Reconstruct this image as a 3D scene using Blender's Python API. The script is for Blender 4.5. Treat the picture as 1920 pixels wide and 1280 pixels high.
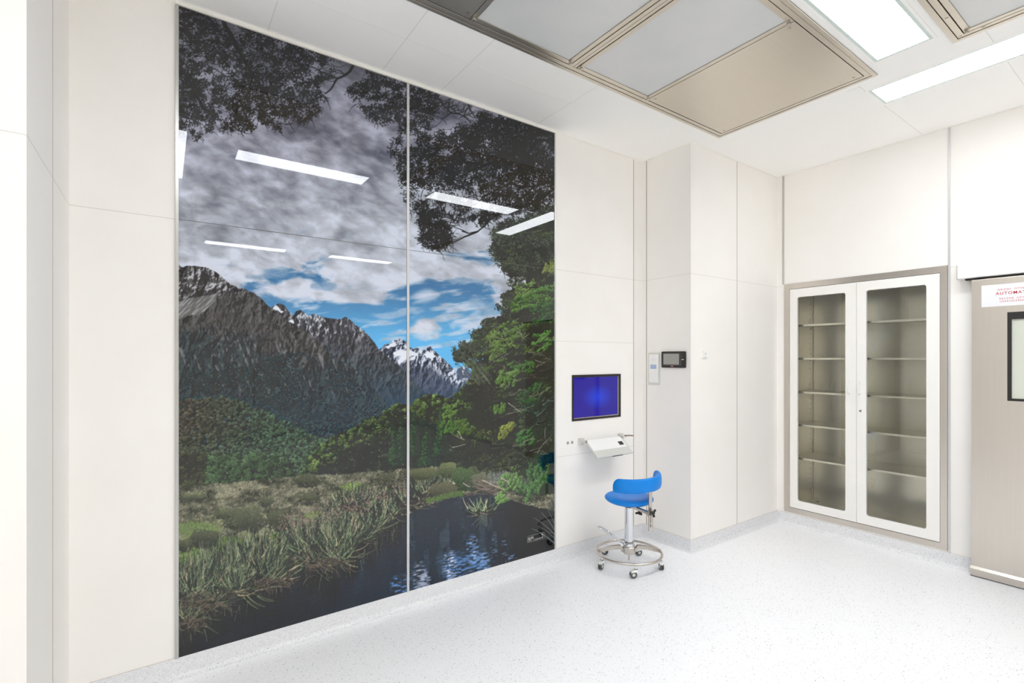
import bpy, bmesh, math, random
import numpy as np
from mathutils import Vector, Matrix
PI = math.pi
for _o in list(bpy.data.objects): bpy.data.objects.remove(_o, do_unlink=True)
SC = bpy.context.scene
COL = SC.collection
random.seed(3)

# ================================================================ camera, world, exposure
CAM_Z, FPX, YAW = 1.42, 930.23, math.atan2(2281.5 - 960, 930.23)
cd = bpy.data.cameras.new('camera'); cam = bpy.data.objects.new('camera', cd); COL.objects.link(cam)
cam.location = (2.66, 0.0, CAM_Z)
cam.rotation_euler = (PI / 2, 0, YAW)
cd.sensor_width = 36.0; cd.lens = FPX * 36.0 / 1920.0
cd.shift_y = (671.3 - 640.0) / 1920.0
cd.clip_start = .02; cd.clip_end = 60
SC.camera = cam
SC.view_settings.view_transform = 'Standard'; SC.view_settings.look = 'None'
SC.view_settings.gamma = 1.0; SC.view_settings.use_curve_mapping = False
SC.view_settings.exposure = 0.0
W = bpy.data.worlds.new('world'); SC.world = W; W.use_nodes = True
W.node_tree.nodes['Background'].inputs[0].default_value = (.9, .95, 1, 1)
W.node_tree.nodes['Background'].inputs[1].default_value = .3
LAMP = 14.0; BEAM = 6.1          # radiance of every ceiling luminaire's diffuser, and of its added downward beam
cy = SC.cycles
cy.max_bounces = 16; cy.diffuse_bounces = 14; cy.glossy_bounces = 6; cy.transmission_bounces = 8; cy.transparent_max_bounces = 12
cy.caustics_reflective = False; cy.caustics_refractive = False; cy.sample_clamp_indirect = 6.0
cy.use_denoising = True; cy.denoising_input_passes = 'RGB_ALBEDO_NORMAL'; cy.denoising_prefilter = 'NONE'

# ================================================================ materials
def srgb(r, g, b):
    f = lambda c: c / 12.92 if c <= .04045 else ((c + .055) / 1.055) ** 2.4
    return (f(r / 255), f(g / 255), f(b / 255), 1)

def pmat(name, col, rough=.5, metal=0., spec=.5, **kw):
    m = bpy.data.materials.new(name); m.use_nodes = True
    b = m.node_tree.nodes['Principled BSDF']
    b.inputs['Base Color'].default_value = col; b.inputs['Roughness'].default_value = rough
    b.inputs['Metallic'].default_value = metal; b.inputs['Specular IOR Level'].default_value = spec
    for k, v in kw.items(): b.inputs[k].default_value = v
    return m

def nodes(m): return m.node_tree.nodes, m.node_tree.links, m.node_tree.nodes['Principled BSDF']

def tint_noise(m, c1, c2, scale, detail=4, stretch=(1, 1, 1), lo=.35, hi=.65, rough=None, bump=0):
    n, l, b = nodes(m)
    tc = n.new('ShaderNodeTexCoord'); mp = n.new('ShaderNodeMapping'); mp.inputs['Scale'].default_value = stretch
    nz = n.new('ShaderNodeTexNoise'); nz.inputs['Scale'].default_value = scale; nz.inputs['Detail'].default_value = detail
    cr = n.new('ShaderNodeValToRGB'); cr.color_ramp.elements[0].position = lo; cr.color_ramp.elements[1].position = hi
    cr.color_ramp.elements[0].color = c1; cr.color_ramp.elements[1].color = c2
    l.new(tc.outputs['Object'], mp.inputs[0]); l.new(mp.outputs[0], nz.inputs['Vector'])
    l.new(nz.outputs['Fac'], cr.inputs[0]); l.new(cr.outputs[0], b.inputs['Base Color'])
    if rough:
        mr = n.new('ShaderNodeMapRange'); mr.inputs['To Min'].default_value = rough[0]; mr.inputs['To Max'].default_value = rough[1]
        l.new(nz.outputs['Fac'], mr.inputs['Value']); l.new(mr.outputs[0], b.inputs['Roughness'])
    if bump:
        bp = n.new('ShaderNodeBump'); bp.inputs['Strength'].default_value = bump; bp.inputs['Distance'].default_value = .002
        l.new(nz.outputs['Fac'], bp.inputs['Height']); l.new(bp.outputs[0], b.inputs['Normal'])
    return m

M = {}
wall_c = srgb(243, 239, 231)
M['wall'] = tint_noise(pmat('cream_wall_panel', wall_c, .42, 0, .35), srgb(247, 244, 239), srgb(249, 246, 242), 3.0, 2, rough=(.40, .46))
M['ceil'] = tint_noise(pmat('ceiling_panel', wall_c, .5, 0, .3), srgb(252, 251, 248), srgb(253, 252, 250), 2.0, 2)
M['bead'] = pmat('white_sealant', srgb(240, 238, 230), .5)
M['joint'] = pmat('panel_joint', srgb(206, 200, 190), .6)
M['joint_ceiling'] = pmat('ceiling_joint', srgb(205, 202, 196), .6)
M['groove'] = pmat('grey_groove', srgb(168, 160, 150), .45, .3)
M['alu'] = pmat('aluminium_strip', srgb(196, 196, 192), .3, .75)
M['alu_light'] = pmat('light_aluminium_strip', srgb(214, 214, 214), .35, .6)
def speckle(name, base, scale, dots, dot_col, rough, base2):
    m = pmat(name, base, rough, 0, .45); n, l, b = nodes(m)
    tc = n.new('ShaderNodeTexCoord')
    col = None
    nz = n.new('ShaderNodeTexNoise'); nz.inputs['Scale'].default_value = 130; nz.inputs['Detail'].default_value = 3
    l.new(tc.outputs['Object'], nz.inputs['Vector'])
    cr = n.new('ShaderNodeValToRGB'); cr.color_ramp.elements[0].position = .40; cr.color_ramp.elements[1].position = .56
    cr.color_ramp.elements[0].color = base2; cr.color_ramp.elements[1].color = base
    l.new(nz.outputs['Fac'], cr.inputs[0]); col = cr.outputs[0]
    for i, (sc, th, dc) in enumerate(dots):
        vo = n.new('ShaderNodeTexVoronoi'); vo.inputs['Scale'].default_value = sc
        l.new(tc.outputs['Object'], vo.inputs['Vector'])
        sp = n.new('ShaderNodeSeparateColor'); l.new(vo.outputs['Color'], sp.inputs[0])
        # speck radius differs cell by cell: a speck shows where distance < threshold * cell value
        ml = n.new('ShaderNodeMath'); ml.operation = 'POWER'; ml.inputs[1].default_value = 3.0; l.new(sp.outputs[0], ml.inputs[0])
        m2 = n.new('ShaderNodeMath'); m2.operation = 'MULTIPLY'; m2.inputs[1].default_value = th; l.new(ml.outputs[0], m2.inputs[0])
        lt = n.new('ShaderNodeMath'); lt.operation = 'LESS_THAN'; l.new(vo.outputs['Distance'], lt.inputs[0]); l.new(m2.outputs[0], lt.inputs[1])
        mx = n.new('ShaderNodeMix'); mx.data_type = 'RGBA'; mx.inputs['B'].default_value = dc
        l.new(lt.outputs[0], mx.inputs['Factor']); l.new(col, mx.inputs['A']); col = mx.outputs['Result']
    l.new(col, b.inputs['Base Color'])
    return m
M['floor'] = speckle('speckled_vinyl_floor', srgb(250, 250, 251), 1, ((110, .30, srgb(205, 206, 209)), (95, .24, srgb(140, 140, 142)), (190, .42, srgb(224, 225, 228))), None, .42, srgb(246, 246, 248))
M['base'] = speckle('speckled_vinyl_skirting', srgb(236, 236, 237), 1, ((150, .40, srgb(190, 192, 196)), (120, .28, srgb(110, 110, 112)), (220, .5, srgb(206, 208, 212))), None, .5, srgb(228, 229, 231))
def steel(name, col, r0, r1, stretch, aniso=0.):
    m = tint_noise(pmat(name, col, r0, 1.0), tuple(c * .985 for c in col[:3]) + (1,), tuple(min(1, c * 1.012) for c in col[:3]) + (1,), 1.0, 3, stretch, .3, .7, (r0, r1))
    return m
M['steel_v'] = steel('brushed_steel_vertical', srgb(214, 207, 198), .285, .30, (160, 160, 2))
M['steel_h'] = steel('brushed_steel_horizontal', srgb(214, 207, 198), .285, .30, (3, 3, 220))
M['steel_c'] = steel('brushed_steel_ceiling', srgb(214, 206, 193), .33, .345, (160, 3, 160))
M['steel_in'] = steel('satin_steel_inside', srgb(240, 234, 218), .27, .30, (3, 3, 160)); M['steel_in'].node_tree.nodes['Principled BSDF'].inputs['Metallic'].default_value = .7
M['chrome'] = pmat('chrome', srgb(222, 224, 228), .08, 1.0)
M['satin'] = pmat('satin_steel', srgb(205, 198, 190), .27, 1.0)
M['dark'] = pmat('dark_gap', srgb(38, 36, 34), .7)
M['black'] = pmat('black_plastic', srgb(34, 32, 30), .35)
M['rubber'] = pmat('grey_rubber', srgb(92, 92, 92), .6)
M['white'] = pmat('white_lacquer', srgb(246, 244, 240), .3, 0, .45)
M['white_plastic'] = pmat('white_plastic', srgb(246, 246, 244), .35)
M['grey_plastic'] = pmat('pale_grey_plastic', srgb(214, 215, 208), .4)
M['frosted'] = tint_noise(pmat('frosted_filter_sheet', srgb(214, 214, 214), .30, 0, .6), srgb(210, 212, 212), srgb(218, 218, 217), 3.0, 2, (1, 1, 1))
M['blue'] = tint_noise(pmat('blue_vinyl_upholstery', srgb(0, 138, 228), .40, 0, .35), srgb(0, 130, 222), srgb(2, 136, 230), 8.0, 2)
M['glassrim'] = pmat('frosted_glass_rim', srgb(214, 228, 224), .3, 0, .5)
M['red'] = pmat('red_print', srgb(196, 52, 66), .5)
M['print_white'] = pmat('white_print', srgb(200, 200, 196), .4)
M['sign'] = pmat('white_sticker', srgb(232, 233, 236), .4)
M['brown'] = pmat('brown_cable_sleeve', srgb(150, 128, 112), .4, .3)
M['frost_window'] = pmat('milky_window_backing', srgb(236, 238, 230), .5, **{'Emission Color': srgb(236, 240, 228), 'Emission Strength': .55})   # the lit room beyond

def emis(name, col, strength):
    m = bpy.data.materials.new(name); m.use_nodes = True; n = m.node_tree.nodes; l = m.node_tree.links
    n.clear(); e = n.new('ShaderNodeEmission'); e.inputs[0].default_value = col; e.inputs[1].default_value = strength
    o = n.new('ShaderNodeOutputMaterial'); l.new(e.outputs[0], o.inputs[0]); return m
M['lamp'] = emis('lit_diffuser', (.94, .967, 1.0, 1), LAMP)

def glassmat(name, tint, ior=1.5):
    m = bpy.data.materials.new(name); m.use_nodes = True; n = m.node_tree.nodes; l = m.node_tree.links; n.clear()
    t = n.new('ShaderNodeBsdfTransparent'); t.inputs[0].default_value = tint
    g = n.new('ShaderNodeBsdfGlossy'); g.inputs['Roughness'].default_value = 0.015
    f = n.new('ShaderNodeFresnel'); f.inputs['IOR'].default_value = ior
    x = n.new('ShaderNodeMixShader'); o = n.new('ShaderNodeOutputMaterial')
    l.new(f.outputs[0], x.inputs[0]); l.new(t.outputs[0], x.inputs[1]); l.new(g.outputs[0], x.inputs[2]); l.new(x.outputs[0], o.inputs[0])
    return m
M['pane'] = glassmat('cabinet_glass', (.98, .985, .965, 1))
M['pane_clear'] = glassmat('clear_window_glass', (.98, .985, .97, 1))

# monitor picture: deep blue with a brighter glow in the middle, given off by the screen
def screen_mat():
    m = pmat('lit_blue_screen', srgb(6, 6, 14), .06, 0, .5); n, l, b = nodes(m)
    tc = n.new('ShaderNodeTexCoord'); mp = n.new('ShaderNodeMapping')
    mp.inputs['Location'].default_value = (0, -.03, .01); mp.inputs['Scale'].default_value = (1, 5.2, 9.0)
    gr = n.new('ShaderNodeTexGradient'); gr.gradient_type = 'SPHERICAL'
    cr = n.new('ShaderNodeValToRGB'); cr.color_ramp.elements[0].color = srgb(32, 22, 150); cr.color_ramp.elements[1].color = srgb(26, 62, 216)
    cr.color_ramp.elements[0].position = .15
    l.new(tc.outputs['Object'], mp.inputs[0]); l.new(mp.outputs[0], gr.inputs[0]); l.new(gr.outputs[0], cr.inputs[0])
    l.new(cr.outputs[0], b.inputs['Emission Color']); b.inputs['Emission Strength'].default_value = 1.0
    return m
M['screen'] = screen_mat()
M['lcd'] = pmat('grey_touch_screen', srgb(160, 160, 152), .25)
M['lcd_blue'] = pmat('pale_blue_display', srgb(176, 190, 224), .3)

# ================================================================ mesh helpers
def box(bm, x0, x1, y0, y1, z0, z1, mi=0):
    vs = [bm.verts.new((x, y, z)) for z in (z0, z1) for y in (y0, y1) for x in (x0, x1)]
    for f in ((0, 2, 3, 1), (4, 5, 7, 6), (0, 1, 5, 4), (2, 6, 7, 3), (0, 4, 6, 2), (1, 3, 7, 5)):
        bm.faces.new([vs[i] for i in f]).material_index = mi
    return vs

def obj(name, bm, mats, parent=None, loc=None, bevel=0, smooth=False, seg=2):
    me = bpy.data.meshes.new(name)
    bmesh.ops.recalc_face_normals(bm, faces=bm.faces[:]); bm.to_mesh(me); bm.free()
    for m in (mats if isinstance(mats, (list, tuple)) else [mats]): me.materials.append(m)
    o = bpy.data.objects.new(name, me); COL.objects.link(o)
    if parent: o.parent = parent
    if loc: o.location = loc
    if smooth:
        for p in me.polygons: p.use_smooth = True
    if bevel:
        b = o.modifiers.new('bevel', 'BEVEL'); b.width = bevel; b.segments = seg; b.limit_method = 'ANGLE'; b.angle_limit = math.radians(40)
    return o

def bx(name, b, m, parent=None, bevel=0, loc=None):
    bm = bmesh.new(); box(bm, *b); return obj(name, bm, m, parent, loc, bevel)

def tag(o, label=None, cat=None, group=None, kind=None):
    if label: o['label'] = label
    if cat: o['category'] = cat
    if group: o['group'] = group
    if kind: o['kind'] = kind
    return o

def thing(name, label, cat, loc=(0, 0, 0), rz=0, group=None):
    o = bpy.data.objects.new(name, None); COL.objects.link(o); o.location = loc; o.rotation_euler = (0, 0, rz); o.empty_display_size = .1
    return tag(o, label, cat, group)

def struct(name, bm, m, bevel=0): return tag(obj(name, bm, m, bevel=bevel), kind='structure')

def lathe(bm, prof, n=48, c=(0, 0, 0), mi=0):
    rings = []
    for r, z in prof:
        if r < 1e-5: rings.append([bm.verts.new((c[0], c[1], c[2] + z))])
        else: rings.append([bm.verts.new((c[0] + r * math.cos(2 * PI * i / n), c[1] + r * math.sin(2 * PI * i / n), c[2] + z)) for i in range(n)])
    for a, b in zip(rings, rings[1:]):
        for i in range(n):
            j = (i + 1) % n
            if len(a) == 1 and len(b) == 1: continue
            if len(a) == 1: f = [a[0], b[i], b[j]]
            elif len(b) == 1: f = [a[i], a[j], b[0]]
            else: f = [a[i], a[j], b[j], b[i]]
            bm.faces.new(f).material_index = mi

def sweep(bm, path, sec, closed=False, up=Vector((0, 0, 1)), mi=0, cap=True):
    """sweep section points (list of (a,b), or a function of t) along path; a = sideways, b = up"""
    path = [Vector(p) for p in path]; n = len(path); rings = []
    for i, p in enumerate(path):
        if closed: t = path[(i + 1) % n] - path[i - 1]
        else: t = path[min(i + 1, n - 1)] - path[max(i - 1, 0)]
        t.normalize(); s = t.cross(up)
        if s.length < 1e-4: s = t.cross(Vector((0, 1, 0)))
        s.normalize(); u = s.cross(t)
        q = sec(i / (n - 1)) if callable(sec) else sec
        rings.append([bm.verts.new(p + s * a + u * b) for a, b in q])
    k = len(rings[0]); m = n if closed else n - 1
    for i in range(m):
        A, B = rings[i], rings[(i + 1) % n]
        for j in range(k): bm.faces.new((A[j], A[(j + 1) % k], B[(j + 1) % k], B[j])).material_index = mi
    if not closed and cap:
        bm.faces.new(rings[0][::-1]).material_index = mi; bm.faces.new(rings[-1]).material_index = mi

def circ(r, n=12, ry=None): return [(r * math.cos(2 * PI * i / n), (ry or r) * math.sin(2 * PI * i / n)) for i in range(n)]
def rrect(w, h, r, n=4):
    out = []
    for cx, cy_, a0 in ((w / 2 - r, h / 2 - r, 0), (-w / 2 + r, h / 2 - r, PI / 2), (-w / 2 + r, -h / 2 + r, PI), (w / 2 - r, -h / 2 + r, 1.5 * PI)):
        for i in range(n + 1):
            a = a0 + PI / 2 * i / n; out.append((cx + r * math.cos(a), cy_ + r * math.sin(a)))
    return out

def cyl(bm, p0, p1, r, n=20, mi=0):
    p0, p1 = Vector(p0), Vector(p1); sweep(bm, [p0, p1], circ(r, n), mi=mi)

def plate(bm, outline, holes, y0, y1, mi=0):
    """extruded plate in the x-z plane between y0 and y1, with rounded holes; outline = (x0,x1,z0,z1), holes = list of point loops"""
    loops = [[(outline[0], outline[2]), (outline[1], outline[2]), (outline[1], outline[3]), (outline[0], outline[3])]] + holes
    fr = []
    for y in (y0, y1):
        vl = [[bm.verts.new((x, y, z)) for x, z in lp] for lp in loops]
        ed = []
        for vs in vl:
            for i in range(len(vs)): ed.append(bm.edges.new((vs[i], vs[(i + 1) % len(vs)])))
        bmesh.ops.triangle_fill(bm, edges=ed, use_beauty=True)
        fr.append(vl)
    for a, b in zip(*fr):
        for i in range(len(a)):
            j = (i + 1) % len(a); bm.faces.new((a[i], a[j], b[j], b[i]))

def text_mesh(name, body, size, mat, parent, mtx, spacing=1.0, align='LEFT', bold=0., sx=1.):
    cu = bpy.data.curves.new(name, 'FONT'); cu.body = body; cu.size = size; cu.space_character = spacing; cu.align_x = align
    cu.extrude = .0003; cu.offset = bold
    t = bpy.data.objects.new(name + '_tmp', cu); COL.objects.link(t)
    dg = bpy.context.evaluated_depsgraph_get(); me = bpy.data.meshes.new_from_object(t.evaluated_get(dg))
    bpy.data.objects.remove(t, do_unlink=True); bpy.data.curves.remove(cu)
    me.name = name; me.transform(Matrix.Diagonal((sx, 1, 1, 1))); me.materials.clear(); me.materials.append(mat)
    o = bpy.data.objects.new(name, me); COL.objects.link(o); o.parent = parent; o.matrix_local = mtx
    return o

# ================================================================ the room shell
H = 3.0; XC = .445; YC = 3.16; YB = 4.40; XR = 7.0; YF = -.80; XL = .766; YL = -.308; ZS = 2.037
EPS = .0004
bm = bmesh.new(); box(bm, -.1, XR + .1, YF - .1, YB + .1, -.1, 0); struct('floor', bm, M['floor'])

def joint_x(bm, x, y0, y1, z, w=.0016, mi=1, s=1):      # horizontal joint on a face of constant x (s = side the face looks to)
    box(bm, *sorted((x, x + s * EPS)), y0, y1, z - w / 2, z + w / 2, mi)
def vjoint_x(bm, x, y, z0, z1, w, mi, s=1): box(bm, *sorted((x, x + s * EPS)), y - w / 2, y + w / 2, z0, z1, mi)
def joint_y(bm, y, x0, x1, z, w=.0016, mi=1, s=-1): box(bm, x0, x1, *sorted((y, y + s * EPS)), z - w / 2, z + w / 2, mi)
def vjoint_y(bm, y, x, z0, z1, w, mi, s=-1): box(bm, x - w / 2, x + w / 2, *sorted((y, y + s * EPS)), z0, z1, mi)
WM = [M['wall'], M['joint'], M['groove'], M['bead']]

# left wall: long mural wall, the shallow projection on the right and the deep projection on the left
bm = bmesh.new()
box(bm, -.1, 0, YL, YC, 0, H)
joint_x(bm, 0, YL, .045, ZS); joint_x(bm, 0, 2.242, YC, 2.041); joint_x(bm, 0, 2.242, 3.049, 1.54); joint_x(bm, 0, 2.242, 3.049, .727)
vjoint_x(bm, 0, 3.0515, .09, H, .006, 2)
struct('wall_left', bm, WM)
bm = bmesh.new()
box(bm, -.1, XC, YC, YB + .1, 0, H)
joint_y(bm, YC, 0, XC, 2.041); vjoint_y(bm, YC, .038, .09, H, .007, 2)
joint_x(bm, XC, YC, YB, 2.041); vjoint_x(bm, XC, 3.766, .09, H, .006, 2)
struct('wall_corner_right', bm, WM, bevel=.002)
bm = bmesh.new()
box(bm, -.1, XL, YF - .1, YL, 0, H)
joint_y(bm, YL, 0, XL, ZS, s=1); vjoint_y(bm, YL, .367, .09, H, .006, 2, s=1); joint_x(bm, XL, YF, YL, ZS)
struct('wall_corner_left', bm, WM, bevel=.002)

# back wall with the niche of the cabinet
CX0, CX1, CZ0, CZ1, CYB = .503, 1.599, .10, 2.057, 4.83
bm = bmesh.new()
box(bm, XC, CX0, YB, YB + .1, 0, H); box(bm, CX1, XR + .1, YB, YB + .1, 0, H)
box(bm, CX0, CX1, YB, YB + .1, 0, CZ0); box(bm, CX0, CX1, YB, YB + .1, CZ1, H)
joint_y(bm, YB, XC, CX0 - .014, 2.041); joint_y(bm, YB, 1.613, XR, 2.041)
for x in (2.9, 4.0, 5.1, 6.2): vjoint_y(bm, YB, x, .09, H, .006, 2)
struct('wall_back', bm, WM)
bm = bmesh.new(); box(bm, XR, XR + .1, YF - .1, YB + .1, 0, H)
for y in (.2, 1.3, 2.4, 3.5): vjoint_x(bm, XR, y, .09, H, .006, 2, s=-1)
joint_x(bm, XR, YF, YB, 2.041, s=-1); struct('wall_right', bm, WM)
bm = bmesh.new(); box(bm, XL, XR + .1, YF - .1, YF, 0, H)
for x in (1.9, 3.0, 4.1, 5.2, 6.3): vjoint_y(bm, YF, x, .09, H, .006, 2, s=1)
joint_y(bm, YF, XL, XR, 2.041, s=1); struct('wall_front', bm, WM)

# aluminium cover strips
def strip(name, b, m='alu'): return tag(bx(name, b, M[m], bevel=.0006), kind='structure')
strip('trim_1', (0, .009, .045, .058, .088, 2.985)); strip('trim_2', (0, .009, 1.136, 1.1505, .088, 2.985), 'alu_light'); strip('trim_3', (0, .009, 2.229, 2.241, .092, 2.988), 'alu_light')
strip('trim_4', (.489, .503, YB - .004, YB, CZ1 + .002, H)); strip('trim_5', (1.600, 1.613, YB - .004, YB, .09, H), 'alu_light')
# sealant bead where walls meet the ceiling, and the closing strip above the mural
bm = bmesh.new(); box(bm, 0, .014, .045, 2.241, 2.986, H); tag(obj('trim_6', bm, M['bead'], bevel=.001), kind='structure')
def bead(bm, pts, r=.007):
    for (x0, y0), (x1, y1), (nx, ny) in pts:
        a = bm.verts.new((x0, y0, H - r)); b = bm.verts.new((x1, y1, H - r)); c = bm.verts.new((x1 + nx * r, y1 + ny * r, H)); d = bm.verts.new((x0 + nx * r, y0 + ny * r, H)); e = bm.verts.new((x1, y1, H)); f = bm.verts.new((x0, y0, H))
        bm.faces.new((a, b, c, d)); bm.faces.new((a, f, e, b)); bm.faces.new((f, d, c, e)); bm.faces.new((a, d, f)); bm.faces.new((b, e, c))
bm = bmesh.new()
bead(bm, [((0, YL), (0, .045), (1, 0)), ((0, 2.241), (0, YC), (1, 0)), ((0, YC), (XC, YC), (0, -1)), ((XC, YC), (XC, YB), (1, 0)), ((XC, YB), (XR, YB), (0, -1)), ((0, YL), (XL, YL), (0, 1)), ((XL, YF), (XL, YL), (1, 0))])
tag(obj('trim_7', bm, M['bead']), kind='structure')

# ceiling slab with openings for the air units and luminaires, joints 1.6 mm wide
U1 = (.606, 1.574, .335, 3.258); U2 = (1.90, 5.10, .335, 3.238)
LIGHTS = [(1.594, 1.870, .44, 1.51), (1.594, 1.870, 2.085, 3.13), (1.456, 2.62, 3.400, 3.684),
          (1.456, 2.62, -.11, .17), (5.13, 5.406, .44, 1.51), (5.13, 5.406, 2.085, 3.13)]
holes = [U1, U2] + LIGHTS
xs = sorted({-.1, XR + .1} | {v for h in holes for v in h[:2]}); ys = sorted({YF - .1, YB + .1} | {v for h in holes for v in h[2:]})
bm = bmesh.new()
for x0, x1 in zip(xs, xs[1:]):
    run = None
    for y0, y1 in zip(ys, ys[1:]):
        inside = any(h[0] <= (x0 + x1) / 2 <= h[1] and h[2] <= (y0 + y1) / 2 <= h[3] for h in holes)
        if inside:
            if run: box(bm, x0, x1, run[0], run[1], H, H + .1); run = None
        else: run = (run[0], y1) if run else (y0, y1)
    if run: box(bm, x0, x1, run[0], run[1], H, H + .1)
def cj_y(y, x0, x1, w=.0016, mi=1): box(bm, x0, x1, y - w / 2, y + w / 2, H - EPS, H, mi)
def cj_x(x, y0, y1, w=.0016, mi=1): box(bm, x - w / 2, x + w / 2, y0, y1, H - EPS, H, mi)
for y in (-.17, .415, .985, 1.345, 2.065): cj_y(y, .02 if y > 0 else XL, .606)
cj_x(.352, YL, 2.07, .003, 2)
cj_x(1.463, 3.30, YB - .01); cj_x(2.018, 3.25, 3.40); cj_x(2.018, 3.684, YB - .01); cj_y(3.319, 1.4, 1.463); cj_x(2.66, 3.684, YB - .01)
cj_x(1.463, YF, .0); cj_x(3.4, 3.684, YB - .01)
struct('ceiling', bm, [M['ceil'], M['joint_ceiling'], M['bead']])
bm = bmesh.new(); box(bm, .5, 5.7, -.2, 3.8, H + .3, H + .32); struct('ceiling_deck', bm, M['dark'])

# coved skirting, speckled like the floor
def cove_prof(h=.09, t=.004, r=.022):
    pts = [(0, h), (t, h), (t, r + .001)]
    for i in range(1, 7):
        a = PI / 2 * i / 6; pts.append((t + r - r * math.cos(a), .001 + r - r * math.sin(a)))
    pts += [(t + r, 0), (0, 0)]
    return pts
def skirt(name, runs):
    bm = bmesh.new(); pr = cove_prof()
    for (p, q, nrm, e0, e1) in runs:        # e0/e1: +1 outer corner, -1 inner corner mitre, 0 square
        p, q, nrm = Vector(p), Vector(q), Vector(nrm); d = (q - p).normalized(); A = []; B = []
        for a, z in pr:
            A.append(bm.verts.new((*(p + nrm * a - d * a * e0), z))); B.append(bm.verts.new((*(q + nrm * a + d * a * e1), z)))
        k = len(pr)
        for i in range(k): bm.faces.new((A[i], A[(i + 1) % k], B[(i + 1) % k], B[i]))
        bm.faces.new(A); bm.faces.new(B[::-1])
        box(bm, min(p.x, q.x) + (min(nrm.x, 0) * .003), max(p.x, q.x) + max(nrm.x, 0) * .003 + (0 if nrm.x or p.x != q.x else 0), min(p.y, q.y) + min(nrm.y, 0) * .003, max(p.y, q.y) + max(nrm.y, 0) * .003, .0900, .0909, 1)
    return tag(obj(name, bm, [M['base'], M['joint']]), kind='structure')
skirt('baseboard_left', [((0, YL), (0, YC), (1, 0), -1, -1), ((0, YC), (XC, YC), (0, -1), -1, 1), ((XC, YC), (XC, YB), (1, 0), 1, -1), ((0, YL), (XL, YL), (0, 1), -1, 1), ((XL, YF), (XL, YL), (1, 0), -1, 1)])
skirt('baseboard_back', [((XC, YB), (1.722, YB), (0, -1), -1, 0), ((3.3, YB), (XR, YB), (0, -1), 0, -1)])
skirt('baseboard_right', [((XR, YF), (XR, YB), (-1, 0), -1, -1)])
skirt('baseboard_front', [((XL, YF), (XR, YF), (0, 1), -1, -1)])

# ---------------------------------------------------------------- printed landscape (numpy painter)
# The picture is painted layer by layer (sky, peaks, forest, reeds, lake, foliage) on a raster whose
# u,v axes are only the drawing grid of the print; paint_mural() returns an sRGB float array.
PX0, PX1, PY0, PY1, SS = 330.0, 1044.0, 6.0, 1240.0, 2
PW, PH = int((PX1 - PX0) * SS), int((PY1 - PY0) * SS)

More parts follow.
